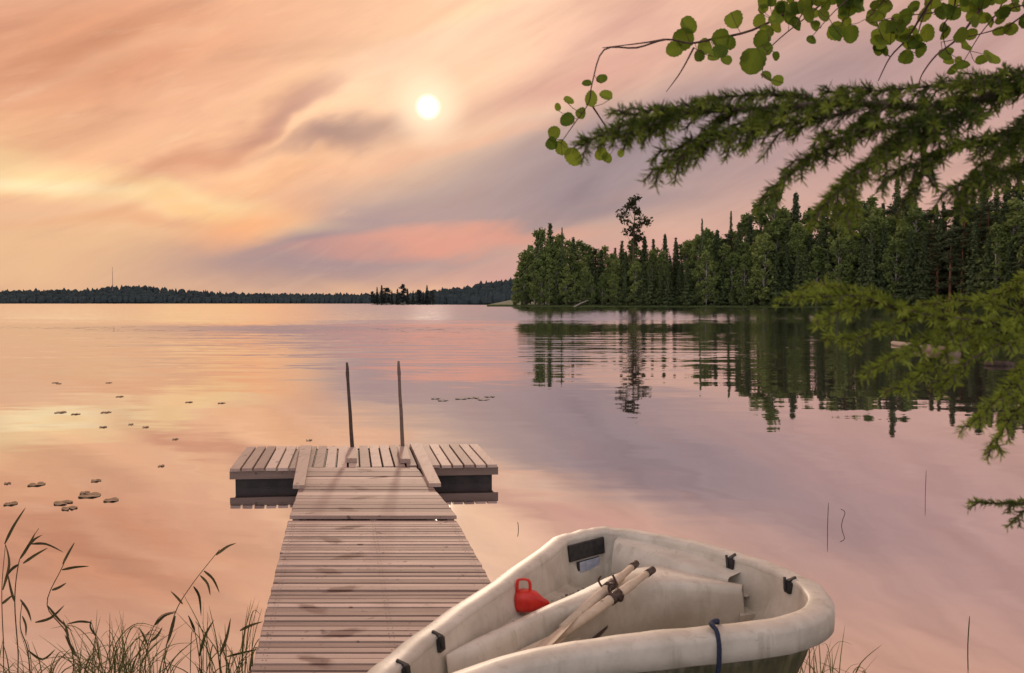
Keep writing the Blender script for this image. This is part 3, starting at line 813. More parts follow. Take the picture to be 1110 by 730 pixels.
# motor pad and plate on the stern wall
A_, B_ = ringp(27, 0, 0), ringp(39, 0, 0)   # placed again below from the stern chord
sa, sb = P(606, 583, RZ), P(652, 571.5, RZ); su = (sb - sa); sl = su.length; su.normalize(); sn = Vector((su.y, -su.x, 0))
if sn.dot(ctr - sa) < 0: sn = -sn
def panel(u0, u1, v0, v1, off, th_, m, name, parent, lean=.16):
    mb = MB()
    def q(u, v, o): return sa + su * (u * sl) + sn * (.066 + o + lean * v * .5) + Vector((0, 0, -v))
    vs = [q(u0, v0, off), q(u1, v0, off), q(u1, v1, off), q(u0, v1, off), q(u0, v0, off + th_), q(u1, v0, off + th_), q(u1, v1, off + th_), q(u0, v1, off + th_)]
    mb.hexa(vs, .5); o = mb.build(name, m, parent)
    bv = o.modifiers.new('bevel', 'BEVEL'); bv.width = .004; bv.segments = 2
    return o
panel(-.02, .80, .022, .105, 0, .014, M_BLACK, 'motor_pad', boat)
pf_ = panel(.16, .68, .115, .178, 0, .010, M_BLACK, 'plate_frame', boat)
panel(.20, .66, .117, .168, .011, .003, M_PLATE, 'plate', pf_)
# oarlock brackets on the rim
for (x, y) in ((458, 686), (811, 605), (867, 634), (428, 726)):
    p = P(x, y, RZ - .02); i = min(range(NP), key=lambda k_: (path[k_] - p).length)
    n_ = nrm[i]; d = Vector((-n_.y, n_.x, 0)); o_ = ringp(i, -.052, -.012)
    mb = MB()
    def h_(du, dn_, dz): return o_ + d * du + n_ * dn_ + Vector((0, 0, dz))
    w = .018
    mb.hexa([h_(-w, -.016, -.042), h_(w, -.016, -.042), h_(w, .004, -.042), h_(-w, .004, -.042), h_(-w, -.012, .004), h_(w, -.012, .004), h_(w, .004, .004), h_(-w, .004, .004)])
    mb.hexa([h_(-w * .5, -.012, .002), h_(w * .5, -.012, .002), h_(w * .3, .03, .018), h_(-w * .3, .03, .018), h_(-w * .5, -.012, .012), h_(w * .5, -.012, .012), h_(w * .25, .028, .026), h_(-w * .25, .028, .026)])
    mb.tube([h_(w * .3, -.02, -.03), h_(w * 1.1, -.012, .02)], .006, 6)
    mb.build('oarlock_bracket', M_BLACK, boat)

# oars
def oar(a, b, label, blade_dir, handle_dark=True):
    root = thing('oar', label, 'oar', 'oars lying in the boat', tuple(a)); b = b - a; d = b.normalized(); Lr = b.length
    mb = MB(); mb.tube([Vector(), d * .1, d * .12, b * .5, b], [.015, .016, .021, .022, .018], 10, .6); mb.build('shaft', M_OAR, root, smooth=True)
    mb = MB(); mb.tube([-d * .035, d * .012], [.0165, .0175], 10, .2); mb.build('grip', M_METAL, root, smooth=True)
    s_ = d.cross(Vector((0, 0, 1))).normalized(); s_ = (s_ + Vector((0, 0, blade_dir))).normalized(); w_ = s_.cross(d)
    mb = MB(); vs = []; prof = [(0, .016), (.1, .03), (.25, .055), (.45, .06), (.5, .05)]
    for t, hw in prof:
        c = b + d * (t - .12)
        vs += [c - s_ * hw, c + w_ * .008, c + s_ * hw, c - w_ * .008]
    fs = [(i * 4 + j, i * 4 + (j + 1) % 4, i * 4 + 4 + (j + 1) % 4, i * 4 + 4 + j) for i in range(4) for j in range(4)] + [(0, 3, 2, 1), (16, 17, 18, 19)]
    mb.add(vs, fs, .5); mb.build('blade', M_OAR, root)
    c = b * .36; mb = MB(); mb.tube([c - d * .03, c + d * .03], .026, 10); 
    mb.tube(spline([c + s_ * .03, c + s_ * .04 + w_ * .015, c + s_ * .04 + w_ * .04, c + s_ * .02 + w_ * .055]), .005, 6); mb.tube(spline([c - s_ * .03, c - s_ * .04 + w_ * .015, c - s_ * .04 + w_ * .045]), .005, 6)
    mb.build('oarlock', M_METAL, root, smooth=True)
    return root
a1, b1 = P(703, 621, BZ + .06), P(592, 700, .66)
a2, b2 = P(686, 614, BZ + .05), P(600, 690, .69)
oar(a1, a1 + (b1 - a1) * 1.0, 'weathered wooden oar lying uppermost in the boat, grip furthest right', .4)
oar(a2, a2 + (b2 - a2) * .9, 'weathered wooden oar in the boat half under the other, its grip further left', -.5)
pd = thing('paddle', 'short dirty wooden paddle lying under the two oars in the boat', 'paddle')
mb = MB(); a, b = P(668, 650, .67), P(640, 678, .62); mb.tube([a, b, b + (b - a) * 1.2], .017, 8); mb.build('shaft', M_OAR, pd, smooth=True)
mb = MB(); c = P(660, 668, .62); d = (b - a).normalized(); s_ = Vector((-d.y, d.x, 0)).normalized(); s_ = (s_ + Vector((0, 0, .4))).normalized()
mb.slab(c - s_ * .05, c + s_ * .05, c + s_ * .055 + d * .22, c - s_ * .055 + d * .22, .012); mb.build('blade', M_METAL, pd)

# red bailer with a loop handle
bp = P(574, 661, FZ + .004)
bail = thing('bailer', 'red plastic hand bailer with loop handle on the boat bench', 'bailer', None, tuple(bp)); bail.rotation_euler = (0, 0, R(4)); bail.scale = (.8, .6, .64)
mb = MB(); SG = 20
prof = [(-.085, .02, .02), (-.082, .05, .045), (-.07, .062, .068), (-.035, .068, .078), (.005, .068, .074), (.04, .055, .058), (.075, .035, .036), (.10, .018, .02), (.106, .008, .009)]
vs = []
for x, ry, rz in prof:
    for k_ in range(SG):
        an = 2 * PI * k_ / SG; cy, cz = math.cos(an), math.sin(an)
        sy = math.copysign(abs(cy) ** .7, cy); sz = math.copysign(abs(cz) ** .7, cz)
        vs.append((x, sy * ry, max(.0, .06 + sz * rz - (.02 if x > .05 else 0))))
fs = [(i * SG + j, i * SG + (j + 1) % SG, i * SG + SG + (j + 1) % SG, i * SG + SG + j) for i in range(len(prof) - 1) for j in range(SG)] + [tuple(range(SG))[::-1], tuple((len(prof) - 1) * SG + j for j in range(SG))]
mb.add(vs, fs); mb.build('body', M_RED, bail, smooth=True)
mb = MB(); mb.tube(spline([(-.066, 0, .115), (-.066, 0, .175), (-.058, 0, .205), (-.012, 0, .203), (.002, 0, .175), (.002, 0, .115)], 5), .0085, 8); mb.build('handle', M_RED, bail, smooth=True)

# mooring rope over the near gunwale
i = min(range(NP), key=lambda k_: (path[k_] - P(778, 683, RZ)).length)
pts = [ringp(i - 2, -.10, -.12, .03), ringp(i - 1, -.07, -.03), ringp(i - 1, -.05, .012), ringp(i, -.015, .02), ringp(i, .03, .012), ringp(i, .053, -.03), ringp(i, .056, -.09), ringp(i, .05, -.16), ringp(i - 1, .055, -.26), ringp(i - 1, .07, -.38), ringp(i - 2, .15, -.50)]
mb = MB(); mb.tube(spline(pts, 5), .0085, 8); tag(mb.build('rope', M_ROPE, smooth=True), 'dark blue rope hanging over the near edge of the boat', 'rope')

# ---------------------------------------------------------------- lily pads, floating things
PADS = [(40, 525, 10), (68, 545, 11), (98, 537, 13), (75, 551, 9), (121, 542, 9), (92, 534, 6), (104, 521, 6), (8, 524, 4), (12, 546, 8), (118, 415, 5), (66, 447, 9), (82, 449, 7), (115, 447, 8), (112, 463, 6), (158, 463, 5), (142, 460, 4), (60, 415, 5), (240, 437, 6), (205, 436, 6), (130, 430, 6), (64, 416, 4), (190, 476, 5), (335, 477, 5), (175, 505, 4)]
pg = 'lily pads floating left of the pier'
def pad(px, py, r_px, m, label, group):
    c = P(px, py, .006); r = r_px / F * c.y; mb = MB(); K = 22; vs = [Vector((0, 0, .002))]
    a0 = U(0, 6); lo = []
    for i in range(K + 1):
        an = a0 + .2 + (2 * PI - .4) * i / K; rr = r * (1 + .08 * math.sin(an * 3 + a0) + U(-.03, .03))
        vs.append(Vector((math.cos(an) * rr, math.sin(an) * rr * 1.0, .004 + .004 * math.sin(an * 5))))
    n1 = len(vs); vs += [v - Vector((0, 0, .004)) for v in vs[:n1]]
    fs = [(0, i, i + 1) for i in range(1, K + 1)] + [(n1, n1 + i + 1, n1 + i) for i in range(1, K + 1)] + [(i, n1 + i, n1 + i + 1, i + 1) for i in range(1, K + 1)]
    mb.add([v + c for v in vs], fs); o = mb.build('lily_pad', m, loc=c); tag(o, label, 'lily pad', group)
rank = sorted(range(len(PADS)), key=lambda i: -PADS[i][1])
for k_, i in enumerate(rank):
    x, y, r = PADS[i]
    pad(x, y, r * (.85 if y > 500 else .65), M_LILY, 'brownish lily pad left of the pier, %s nearest to the bank' % th(k_ + 1), pg)
for k_, (x, y, r) in enumerate([(472, 432, 5), (480, 434, 6), (500, 432, 7), (512, 431, 8), (524, 433, 7), (531, 430, 6)]):
    pad(x, y, r, M_LILYP, 'pale shining leaf on the water right of the pier poles, %s from the left' % th(k_ + 1), 'pale leaves floating beyond the platform')
for k_, pts in enumerate([[(897, 572), (898, 545)], [(912, 570), (916, 556), (911, 552)], [(1003, 535), (1004, 510)], [(1049, 700), (1051, 668)], [(562, 574), (561, 566)]]):
    base = P(*pts[0], 0); mb = MB(); q = [base - Vector((0, 0, .3))] + [D(x, y, base.y) for x, y in pts]
    mb.tube(spline(q, 3), [.0032] * (3 * (len(q) - 1)) + [.0015], 5)
    tag(mb.build('dry_reed', M_REED), ['bare thin stalk in the water above the right end of the boat', 'bent thin stalk in the water beside the straight one', 'thin stalk far out in the water under the middle needle branch', 'thin stalk in the water at the lower right corner', 'tiny stalk tip in the water above the boat stern'][k_], 'stalk', 'bare stalks in the open water')
# log and stone on the water at the right
a, b = P(968, 372, .1), P(1035, 384, .12); mb = MB(); mb.tube([a, a.lerp(b, .4) - Vector((0, .8, .03)), b], [.10, .2, .22], 10)
tag(mb.build('floating_log', M_BEAM, smooth=True), 'pale drifting log half hidden behind the middle needle branch', 'log')
def stone(c, s, label):
    bm = bmesh.new(); bmesh.ops.create_icosphere(bm, subdivisions=3, radius=1)
    for v in bm.verts:
        k_ = 1 + .3 * noise.noise(v.co * 1.3 + Vector(c)); v.co = Vector((v.co.x * s[0], v.co.y * s[1], v.co.z * s[2])) * k_
    me = bpy.data.meshes.new('stone'); bm.to_mesh(me); bm.free(); me.materials.append(M_STONE); me.polygons.foreach_set('use_smooth', [True] * len(me.polygons))
    o = bpy.data.objects.new('stone', me); COL.objects.link(o); o.location = c; tag(o, label, 'stone')
stone(tuple(P(1085, 396, .02)), (.5, .3, .14), 'flat brown stone rising from the water under the middle needle branch')

# ---------------------------------------------------------------- reeds and grass
def blade(mb, pts, w, tone):
    pts = spline(pts, 4); N = len(pts); vs = []
    for i, p in enumerate(pts):
        d = (pts[min(i + 1, N - 1)] - pts[max(0, i - 1)]).normalized(); s = d.cross(Vector((0, 1, .25))).normalized() if abs(d.y) < .95 else Vector((1, 0, 0))
        t = i / (N - 1); ww = w * min(1, .35 + 2.6 * t) * (1 - t ** 3) / 2 + .0004
        vs += [p - s * ww, p + Vector((0, ww * .5, 0)), p + s * ww]
    fs = []
    for i in range(N - 1): fs += [(i * 3, i * 3 + 1, i * 3 + 4, i * 3 + 3), (i * 3 + 1, i * 3 + 2, i * 3 + 5, i * 3 + 4)]
    mb.add(vs, fs, tone)
def reed(stem, leaves, dist, label):
    b = D(*stem[0], dist); root = thing('reed', label, 'reed', 'tall reeds at the water edge', (b.x, b.y, 0)); off = Vector((b.x, b.y, 0))
    st = [D(x, y, dist + .02 * i) - off for i, (x, y) in enumerate(stem)]; st = [Vector((st[0].x + (st[0].x - st[1].x) * .3, st[0].y, -.1))] + st
    mb = MB(); sp = spline(st, 5); mb.tube(sp, [.0042 * (1 - .65 * i / len(sp)) for i in range(len(sp))], 6, U(.2, .6)); mb.build('stem', M_REED, root)
    for lf in leaves:
        dy = U(-.06, .06); q = [D(x, y, dist + .03 + dy * i) - off for i, (x, y) in enumerate(lf)]
        mb = MB(); blade(mb, q, .016 if len(lf) < 4 else .012, U(0, .6)); mb.build('leaf', M_REED, root)
reed([(170, 745), (176, 722), (189, 667), (208, 634), (238, 596)], [[(234, 602), (246, 593), (256, 589)], [(217, 624), (225, 633), (228, 646)], [(221, 619), (231, 628), (238, 643)], [(210, 636), (216, 647), (218, 668)], [(198, 655), (192, 648), (185, 641)], [(190, 668), (184, 690), (180, 700)]], 4.3, 'tallest arching reed at the bottom left, leaning towards the pier')
reed([(18, 745), (20, 715), (16, 653), (20, 612), (27, 596), (42, 573)], [[(25, 611), (38, 602), (52, 594)], [(34, 590), (50, 590), (69, 599)], [(27, 597), (36, 586), (46, 580)], [(16, 653), (12, 640), (8, 620)], [(20, 612), (12, 618), (5, 628)], [(22, 606), (32, 590), (38, 578)]], 4.35, 'upright reed with clustered leaves near the left picture edge')
reed([(84, 745), (74, 690), (51, 656), (67, 616), (80, 589)], [[(67, 618), (82, 615), (97, 614)], [(52, 657), (64, 672), (79, 685)], [(38, 675), (55, 670), (70, 656)], [(56, 640), (64, 637), (72, 632)], [(68, 612), (74, 600), (81, 588)]], 4.25, 'zigzag reed with kinked stem left of the grass clump')
reed([(112, 745), (106, 700), (99, 675)], [[(99, 675), (86, 674), (72, 677)], [(104, 690), (98, 680), (99, 672)]], 4.3, 'reed with one leaf bent flat to the left')
reed([(96, 745), (85, 714), (72, 690)], [[(82, 712), (76, 700), (70, 688)], [(74, 694), (72, 682), (68, 672)]], 4.2, 'short leaning reed in front of the zigzag one')
reed([(8, 745), (4, 700), (2, 640), (6, 590)], [[(5, 590), (15, 570), (28, 550)], [(3, 640), (10, 612), (6, 590)], [(2, 655), (8, 650), (14, 645)]], 4.5, 'reed at the very left edge with one long leaf pointing up')
reed([(156, 745), (160, 700), (172, 670), (190, 663)], [[(168, 678), (178, 668), (191, 664)], [(160, 700), (155, 688), (150, 680)], [(162, 696), (170, 690), (176, 680)]], 4.2, 'drooping reed directly left of the tallest one')
reed([(218, 745), (217, 722), (211, 684), (204, 668)], [[(211, 684), (208, 676), (204, 667)], [(216, 712), (222, 690), (232, 672)]], 4.25, 'thin dark reed between the tallest reed and the pier')
reed([(244, 745), (240, 728), (234, 704), (212, 674)], [[(238, 712), (246, 690), (250, 670)], [(246, 712), (262, 708), (280, 704)], [(260, 684), (272, 678), (285, 674)]], 4.1, 'reed curving against the left edge of the pier')
# small pointed leaves hovering over the bottom left belong to these reeds
reed([(34, 748), (30, 705), (22, 680), (24, 652)], [[(22, 650), (30, 662), (34, 674)], [(24, 668), (28, 678), (28, 690)], [(30, 705), (46, 715), (60, 704)]], 4.15, 'low reed with hanging leaves in the left corner')
def tuft(px, top, width, cnt, dist, label, name='grass_tuft'):
    b = P(px, 765, .03); b = Vector((D(px, 700, dist).x, dist, max(-.02, bank_z(D(px, 700, dist).x, dist)))); mb = MB()
    H = D(px, top, dist).z - b.z
    for i in range(int(cnt * .5) if dist != 3.95 and top < 720 and px < 800 else cnt):
        p = Vector((U(-1, 1) * width * .6, U(-.10, .10), 0)); h = H * U(.3, 1.1) ** 1.1; lean = Vector((random.gauss(0, .35) * width + p.x * .8, U(-.08, .08), 0))
        if random.random() < .25: pts = [p, p + lean * .25 + Vector((0, 0, h * .5)), p + lean * .8 + Vector((0, 0, h * .8)), p + lean * 1.5 + Vector((0, 0, h * .72))]
        else: pts = [p, p + lean * .3 + Vector((0, 0, h * .5)), p + lean + Vector((0, 0, h))]
        blade(mb, [q + b for q in pts], U(.0018, .0065), U(0, 1))
    o = mb.build(name, M_GRASS, loc=b); tag(o, label, 'grass', 'grass tufts along the bank')
for a in [(20, 690, .26, 60, 4.0, 'short grass tuft at the left picture edge under the upright reed'),
          (62, 700, .28, 60, 4.05, 'low grass tuft under the zigzag reed'),
          (112, 672, .24, 90, 4.1, 'dense green grass clump left of the tallest reed'),
          (135, 668, .22, 90, 4.15, 'tall bright grass clump, the fullest one on the left bank'),
          (160, 684, .2, 50, 4.05, 'thin grass tuft between the full clump and the tallest reed'),
          (205, 708, .22, 30, 4.0, 'sparse low grass tuft right of the tallest reed'),
          (240, 655, .24, 70, 4.1, 'tall grass tuft against the left edge of the pier'),
          (256, 690, .18, 40, 4.0, 'short grass tuft touching the pier edge'),
          (889, 684, .20, 22, 4.05, 'dry grass tuft behind the right end of the boat'),
          (914, 698, .2, 12, 3.95, 'thin grass tuft right of the boat'),
          (940, 708, .22, 7, 4.0, 'few arching grass blades furthest right of the boat')]: tuft(*a)

# ---------------------------------------------------------------- near spruce with hanging branches
def needles(mb, pts, L_, dens, tone0, tip=True, flat=.0):
    """needles round a shoot given as a polyline"""
    tot = sum((pts[i + 1] - pts[i]).length for i in range(len(pts) - 1)); cnt = max(4, int(tot * dens)); acc = []
    for c in range(cnt):
        t = (c + random.random()) / cnt; s = t * tot; i = 0
        while i < len(pts) - 2 and s > (pts[i + 1] - pts[i]).length: s -= (pts[i + 1] - pts[i]).length; i += 1
        d = (pts[i + 1] - pts[i]); l = d.length; d = d / max(l, 1e-6); p = pts[i] + d * min(s, l)
        u = d.orthogonal().normalized(); w = d.cross(u); an = U(0, 2 * PI)
        out = u * math.cos(an) + w * math.sin(an)
        nd = (out + d * U(.5, 1.1) + Vector((0, 0, .12))).normalized(); ln = L_ * U(.7, 1.15) * (1 - .25 * t)
        sd_ = nd.cross(out + Vector((.01, .02, .03))).normalized() * .00095
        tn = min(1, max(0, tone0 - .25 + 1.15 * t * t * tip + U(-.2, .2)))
        up = nd.cross(sd_).normalized() * .0009
        e = p + nd * ln
        mb.add([p - sd_, p + sd_, p + nd * ln * .6 + sd_ * 1.1, e, p + nd * ln * .6 - sd_ * 1.1, p + nd * ln * .5 + up], [(0, 1, 2, 3, 4), (0, 1, 5), (1, 2, 5), (2, 3, 5), (3, 4, 5), (4, 0, 5)], tn)
def spruce_branch(parent, axis, shoots, r0, sub_step=.05, sub_len=(.05, .13), droop=.55, tone=.2, L_=.017, dens=900, label=None):
    wd = MB(); nd = MB()
    ax = spline(axis, 6); n_ = len(ax); wd.tube(ax, [r0 * (1 - .85 * i / n_) for i in range(n_)], 7)
    needles(nd, ax[int(n_ * .12):], L_, dens * 1.6, tone)
    lines = [(ax, tone, 1.0)]
    for sh in shoots:
        s = spline(sh[0], 5); tn = sh[1]; wd.tube(s, [r0 * .4 * (1 - .8 * i / len(s)) for i in range(len(s))], 5); needles(nd, s, L_, dens, tn); lines.append((s, tn, sh[2] if len(sh) > 2 else .8))
    for line, tn, k in lines:
        acc = 0; side = 1
        for i in range(1, len(line)):
            acc += (line[i] - line[i - 1]).length
            while acc > sub_step:
                acc -= sub_step; side = -side
                d = (line[i] - line[i - 1]).normalized(); f = i / len(line)
                lat = d.cross(Vector((0, 0, 1))).normalized() * side
                ln = U(*sub_len) * k * (1.15 - .6 * f)
                dr = (d * U(.5, 1.0) + lat * U(.3, .9) + Vector((0, 0, -droop * U(-.5, 1.4)))).normalized()
                p = line[i]; q = [p, p + dr * ln * .5 + Vector((0, 0, .004)), p + dr * ln + Vector((0, 0, -.012 * droop))]
                wd.tube(q, [.0022, .0018, .001], 4); needles(nd, q, L_ * .95, dens, tn + U(-.1, .15))
    b = wd.build('branch', M_BARK, parent, smooth=True)
    if label: b['label'] = label
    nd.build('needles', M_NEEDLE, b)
SK = .62
sp_x, sp_y = 1.5, 1.5
spruce = thing('spruce_tree', 'near spruce whose blurred needle branches reach in from the right edge', 'spruce', None, (sp_x, sp_y, bank_z(sp_x, sp_y)))
o_s = Vector(spruce.location)
mb = MB(); mb.tube([(0, 0, -.3), (0, 0, .3), (.02, 0, 2.5), (0, .03, 6), (0, 0, 9)], [.2, .14, .12, .08, .02], 14); mb.build('trunk', M_BARK, spruce, smooth=True)
def G(x, y, d): return D(x, y, d * SK) - o_s
def trunk_pt(z): return Vector((.0, 0, z)) - Vector((0, 0, o_s.z))
# upper branch
U1 = [Vector((0, 0, G(1105, 40, 2.1).z)), G(1200, 75, 2.12), G(1105, 96, 2.05), G(1020, 116, 2.0), G(920, 112, 1.95), G(830, 118, 1.9), G(760, 121, 1.86), G(705, 128, 1.83), G(660, 142, 1.8), G(632, 157, 1.78)]
sh1 = [([G(850, 120, 1.9), G(800, 140, 1.86), G(750, 163, 1.83), G(714, 186, 1.8)], .3, .7),
       ([G(800, 120, 1.9), G(760, 148, 1.9), G(725, 165, 1.9)], .2, .8),
       ([G(960, 116, 1.95), G(915, 150, 1.9), G(870, 178, 1.86), G(838, 210, 1.84)], .15, .7),
       ([G(1010, 118, 1.95), G(960, 160, 1.85), G(915, 200, 1.8), G(885, 232, 1.78)], .6, .6),
       ([G(930, 185, 1.8), G(925, 215, 1.8), G(915, 240, 1.78)], .8, .6),
       ([G(1060, 112, 2.0), G(1000, 150, 1.9), G(945, 175, 1.85), G(905, 205, 1.8)], .3, .7),
       ([G(1150, 95, 2.1), G(1090, 145, 2.0), G(1020, 165, 1.9), G(960, 195, 1.85)], .25, .7),
       ([G(1160, 110, 2.1), G(1110, 150, 2.0), G(1065, 185, 1.9), G(1040, 225, 1.85)], .3, .6),
       ([G(1180, 120, 2.1), G(1120, 175, 2.0), G(1070, 190, 1.9), G(1030, 205, 1.85)], .15, .7),
       ([G(1000, 160, 1.9), G(1000, 190, 1.88), G(985, 214, 1.86)], .1, .7),
       ([G(1120, 96, 2.05), G(1040, 92, 2.1), G(960, 98, 2.1), G(900, 100, 2.1)], .1, .8),
       ([G(1150, 80, 2.1), G(1090, 82, 2.0), G(1040, 92, 1.95)], .2, .8),
       ([G(900, 112, 1.95), G(850, 104, 2.0), G(800, 104, 2.0), G(750, 112, 2.0)], .15, .8),
       ([G(930, 120, 1.9), G(870, 132, 1.85), G(820, 140, 1.82), G(780, 150, 1.8)], .2, .8),
       ([G(1060, 118, 1.95), G(1000, 135, 1.85), G(940, 140, 1.82), G(890, 150, 1.8)], .15, .8),
       ([G(770, 121, 1.86), G(720, 118, 1.9), G(680, 125, 1.9)], .25, .8),
       ([G(740, 124, 1.86), G(700, 138, 1.8), G(665, 150, 1.78)], .25, .7)]
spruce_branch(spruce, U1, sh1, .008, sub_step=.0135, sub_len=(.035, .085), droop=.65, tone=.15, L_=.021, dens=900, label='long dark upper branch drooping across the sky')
# middle branch
U2 = [Vector((0, 0, G(1105, 330, 2.1).z)), G(1190, 352, 2.1), G(1110, 352, 2.0), G(1040, 347, 1.95), G(985, 338, 1.9), G(930, 322, 1.87), G(890, 322, 1.85), G(858, 322, 1.83)]
sh2 = [([G(985, 338, 1.9), G(940, 318, 1.92), G(905, 312, 1.95), G(878, 310, 1.95)], .5, .7),
       ([G(940, 326, 1.9), G(910, 338, 1.85), G(885, 350, 1.8)], .5, .7),
       ([G(1120, 345, 2.0), G(1080, 330, 2.0), G(1040, 326, 2.0), G(1005, 330, 2.0)], .45, .8),
       ([G(1160, 330, 2.1), G(1110, 316, 2.1), G(1070, 322, 2.1)], .5, .8),
       ([G(1180, 310, 2.1), G(1120, 300, 2.1), G(1098, 318, 2.1)], .5, .8),
       ([G(1000, 340, 1.9), G(960, 355, 1.85), G(925, 368, 1.82), G(900, 365, 1.8)], .45, .7),
       ([G(1040, 348, 1.95), G(1000, 372, 1.85), G(968, 388, 1.8), G(945, 402, 1.78)], .4, .8),
       ([G(1080, 352, 1.97), G(1040, 372, 1.9), G(1005, 400, 1.85), G(978, 422, 1.8)], .45, .8),
       ([G(1110, 356, 2.0), G(1080, 375, 1.9), G(1045, 395, 1.88), G(1020, 420, 1.86)], .35, .8),
       ([G(1180, 372, 2.1), G(1120, 395, 2.0), G(1085, 430, 1.9), G(1050, 462, 1.85)], .5, .8),
       ([G(1190, 390, 2.1), G(1125, 425, 2.0), G(1095, 455, 1.95), G(1077, 486, 1.9)], .5, .8),
       ([G(1120, 352, 2.0), G(1090, 368, 2.0), G(1050, 372, 2.0)], .3, .8)]
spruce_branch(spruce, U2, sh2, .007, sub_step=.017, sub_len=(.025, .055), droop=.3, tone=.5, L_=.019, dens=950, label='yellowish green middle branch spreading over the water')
U3 = [Vector((0, 0, G(1105, 520, 2.1).z)), G(1200, 535, 2.1), G(1120, 545, 2.0), G(1085, 546, 1.97), G(1052, 544, 1.95)]
spruce_branch(spruce, U3, [([G(1125, 545, 2.0), G(1105, 558, 1.98), G(1092, 572, 1.96)], .1, .5)], .005, sub_step=.05, sub_len=(.03, .05), droop=.3, tone=.0, L_=.015, dens=800, label='small dark lowest branch tip')

# ---------------------------------------------------------------- alder twigs
al_x, al_y = 2.9, 3.6
alder = thing('alder_tree', 'near alder whose round-leaved twigs hang in from the top right', 'alder', None, (al_x, al_y, bank_z(al_x, al_y)))
o_a = Vector(alder.location)
def H_(x, y, d): return D(x, y, d) - o_a
mb = MB(); mb.tube([(0, 0, -.3), (0, 0, .4), (-.1, 0, 2.0), (-.25, -.1, 4.2), (-.2, 0, 7)], [.12, .09, .075, .055, .015], 12); mb.build('trunk', M_TWIG, alder, smooth=True)
def leaf(mb, c, r, tone):
    n_ = Vector((U(-.7, .7), -1, U(-.7, .7))).normalized(); u = n_.orthogonal().normalized(); w = n_.cross(u); an = U(0, 6.28)
    u, w = u * math.cos(an) + w * math.sin(an), w * math.cos(an) - u * math.sin(an)
    asp = U(.70, .98); K = 10; fold = U(.1, .45); curl = U(-.2, .35)
    mid = []; L1 = []; L2 = []      # u runs along the midrib, the blade folds up on both sides
    for i in range(K + 1):
        x = -1 + 2 * i / K; hw = (max(0, 1 - abs(x) ** 2.3)) ** .5 * asp * (1 + .05 * math.sin(i * 2.9)) * (1.04 - .1 * x)
        if i == K: hw = .12
        base = c + u * x * r + n_ * (curl * x * x * r * .5)
        mid.append(base); L1.append(base + w * hw * r + n_ * fold * hw * r); L2.append(base - w * hw * r + n_ * fold * hw * r)
    vs = mid + L1 + L2; k = K + 1; fs = []
    for i in range(K): fs += [(i, i + 1, k + i + 1, k + i), (i + 1, i, 2 * k + i, 2 * k + i + 1)]
    mb.add(vs, fs, [min(1, tone + .25)] * k + [tone] * (2 * k))
    return mid[0]
lines = [
 [(960, -60), (900, -22), (862, 8), (815, 33), (770, 43), (748, 47), (722, 43), (690, 52), (655, 54), (642, 90), (638, 112), (622, 135), (608, 155)],
 [(720, 43), (695, 47), (653, 52)],
 [(752, 52), (738, 78), (722, 100)],
 [(640, 112), (655, 135), (668, 158)],
 [(930, -40), (890, 5), (845, 42), (830, 60), (826, 85)],
 [(980, -60), (930, -10), (905, 12), (880, 40)],
 [(1060, -60), (1010, 0), (985, 40), (965, 62), (952, 88)],
 [(1010, 0), (1000, 20), (990, 50), (975, 62)],
 [(1120, -60), (1070, 0), (1040, 40), (1015, 60), (1000, 80), (996, 92)],
 [(1160, -30), (1105, 20), (1080, 32), (1050, 40), (1020, 46)],
 [(1100, -50), (1060, -5), (1020, 12), (975, 18), (950, 24)],
 [(900, -22), (870, 15), (862, 30)],
 [(1150, 0), (1100, 8), (1070, 22)],
 [(940, -60), (925, -5), (918, 14), (908, 38)], [(1000, -60), (965, -8), (940, 20)], [(1040, -60), (1035, 5), (1022, 30), (1026, 56)], [(1090, -60), (1088, 0), (1062, 38), (1044, 68)]]
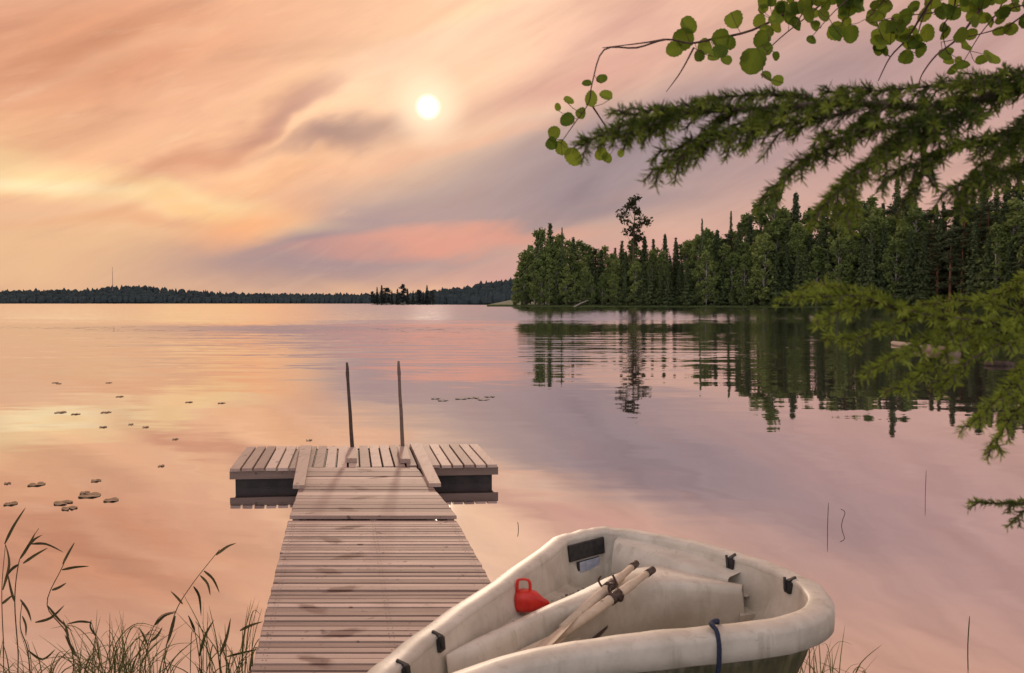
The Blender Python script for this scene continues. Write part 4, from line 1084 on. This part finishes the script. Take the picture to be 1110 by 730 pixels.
leaves_px = [(648, 98, 8), (632, 103, 6), (655, 108, 7), (636, 117, 9), (603, 123, 5), (613, 122, 6), (600, 148, 9), (612, 140, 8), (598, 158, 8), (608, 162, 10), (620, 174, 10), (655, 160, 9), (662, 164, 7), (678, 160, 7), (627, 132, 6),
 (736, 45, 12), (752, 19, 10), (748, 31, 11), (757, 66, 9), (773, 65, 10), (775, 34, 9), (790, 30, 11), (783, 50, 8), (800, 52, 8), (815, 68, 14), (830, 38, 10), (832, 53, 8), (812, 2, 11), (840, 4, 10), (852, 10, 8), (866, 14, 9), (860, 31, 9), (803, 33, 8), (768, 48, 7), (846, 56, 6), (826, 88, 7), (838, 92, 7),
 (891, 49, 12), (913, 44, 11), (878, 30, 8), (864, 57, 6), (868, 42, 6), (900, 14, 10), (918, 5, 8), (905, 22, 9), (925, 22, 7), (940, 20, 8), (955, 48, 8), (975, 30, 11), (970, 24, 8), (985, 60, 8), (990, 12, 9), (1012, 10, 10), (1010, 56, 8), (1028, 58, 10), (1040, 18, 9), (1000, 44, 8), (1045, 46, 8), (1062, 42, 9), (1072, 26, 8), (1092, 34, 8), (1100, 22, 9), (1085, 6, 9), (1060, 8, 9), (1035, 4, 9), (1020, 26, 10), (972, 44, 9), (960, 12, 8), (1042, 72, 7), (870, 0, 9), (885, 2, 8), (945, 2, 9), (1000, 0, 9), (1075, -2, 9), (1098, 0, 9)]
for i in range(130): 
    x = U(840, 1112); y = U(-30, 66) if x > 940 else U(-30, 22)
    if y < 42 or x > 1000: leaves_px.append((x, y, U(6, 10.5)))
DA = 2.2
mb = MB(); lm = MB(); br_pts = []
for k_, ln in enumerate(lines):
    q = [H_(x, y, DA + .12 * math.sin(k_ * 2 + i * .5)) for i, (x, y) in enumerate(ln)]; s = spline(q, 4); r0 = .0042 if k_ in (0, 6, 8) else .0028
    mb.tube(s, [max(.001, r0 * (1 - .75 * i / len(s))) for i in range(len(s))], 6); br_pts += s
# limb that carries the twigs, above the frame
top_ = H_(1120, -160, 2.5)
mb.tube(spline([Vector((-.2, -.1, 3.3)), top_, H_(1000, -95, DA), H_(940, -50, DA)], 5), [.03] * 5 + [.018] * 5 + [.008] * 5 + [.004], 8)
for a_ in (lines[6][0], lines[8][0], lines[9][0], lines[10][0], lines[12][0]): mb.tube([H_(*a_, DA), (H_(*a_, DA) + top_) / 2 + Vector((0, 0, .03)), top_], [.003, .006, .01], 6)
for (x, y, r) in leaves_px:
    p0 = H_(x, y, DA); near = min(br_pts, key=lambda b: (b.x - p0.x) ** 2 + (b.z - p0.z) ** 2)
    c = Vector((p0.x, near.y + U(-.03, .03), p0.z)); st = leaf(lm, c, r / F * DA * U(.78, 1.08), U(.0, 1))
    if (near - st).length < .14: mb.tube([near, (near + st) / 2 + Vector((0, 0, -.004)), st], .0009, 4)
br = mb.build('branch', M_TWIG, alder, smooth=True); lm.build('leaves', M_LEAF, br)

print('verts', sum(len(m.vertices) for m in bpy.data.meshes), 'objs', len(bpy.data.objects))
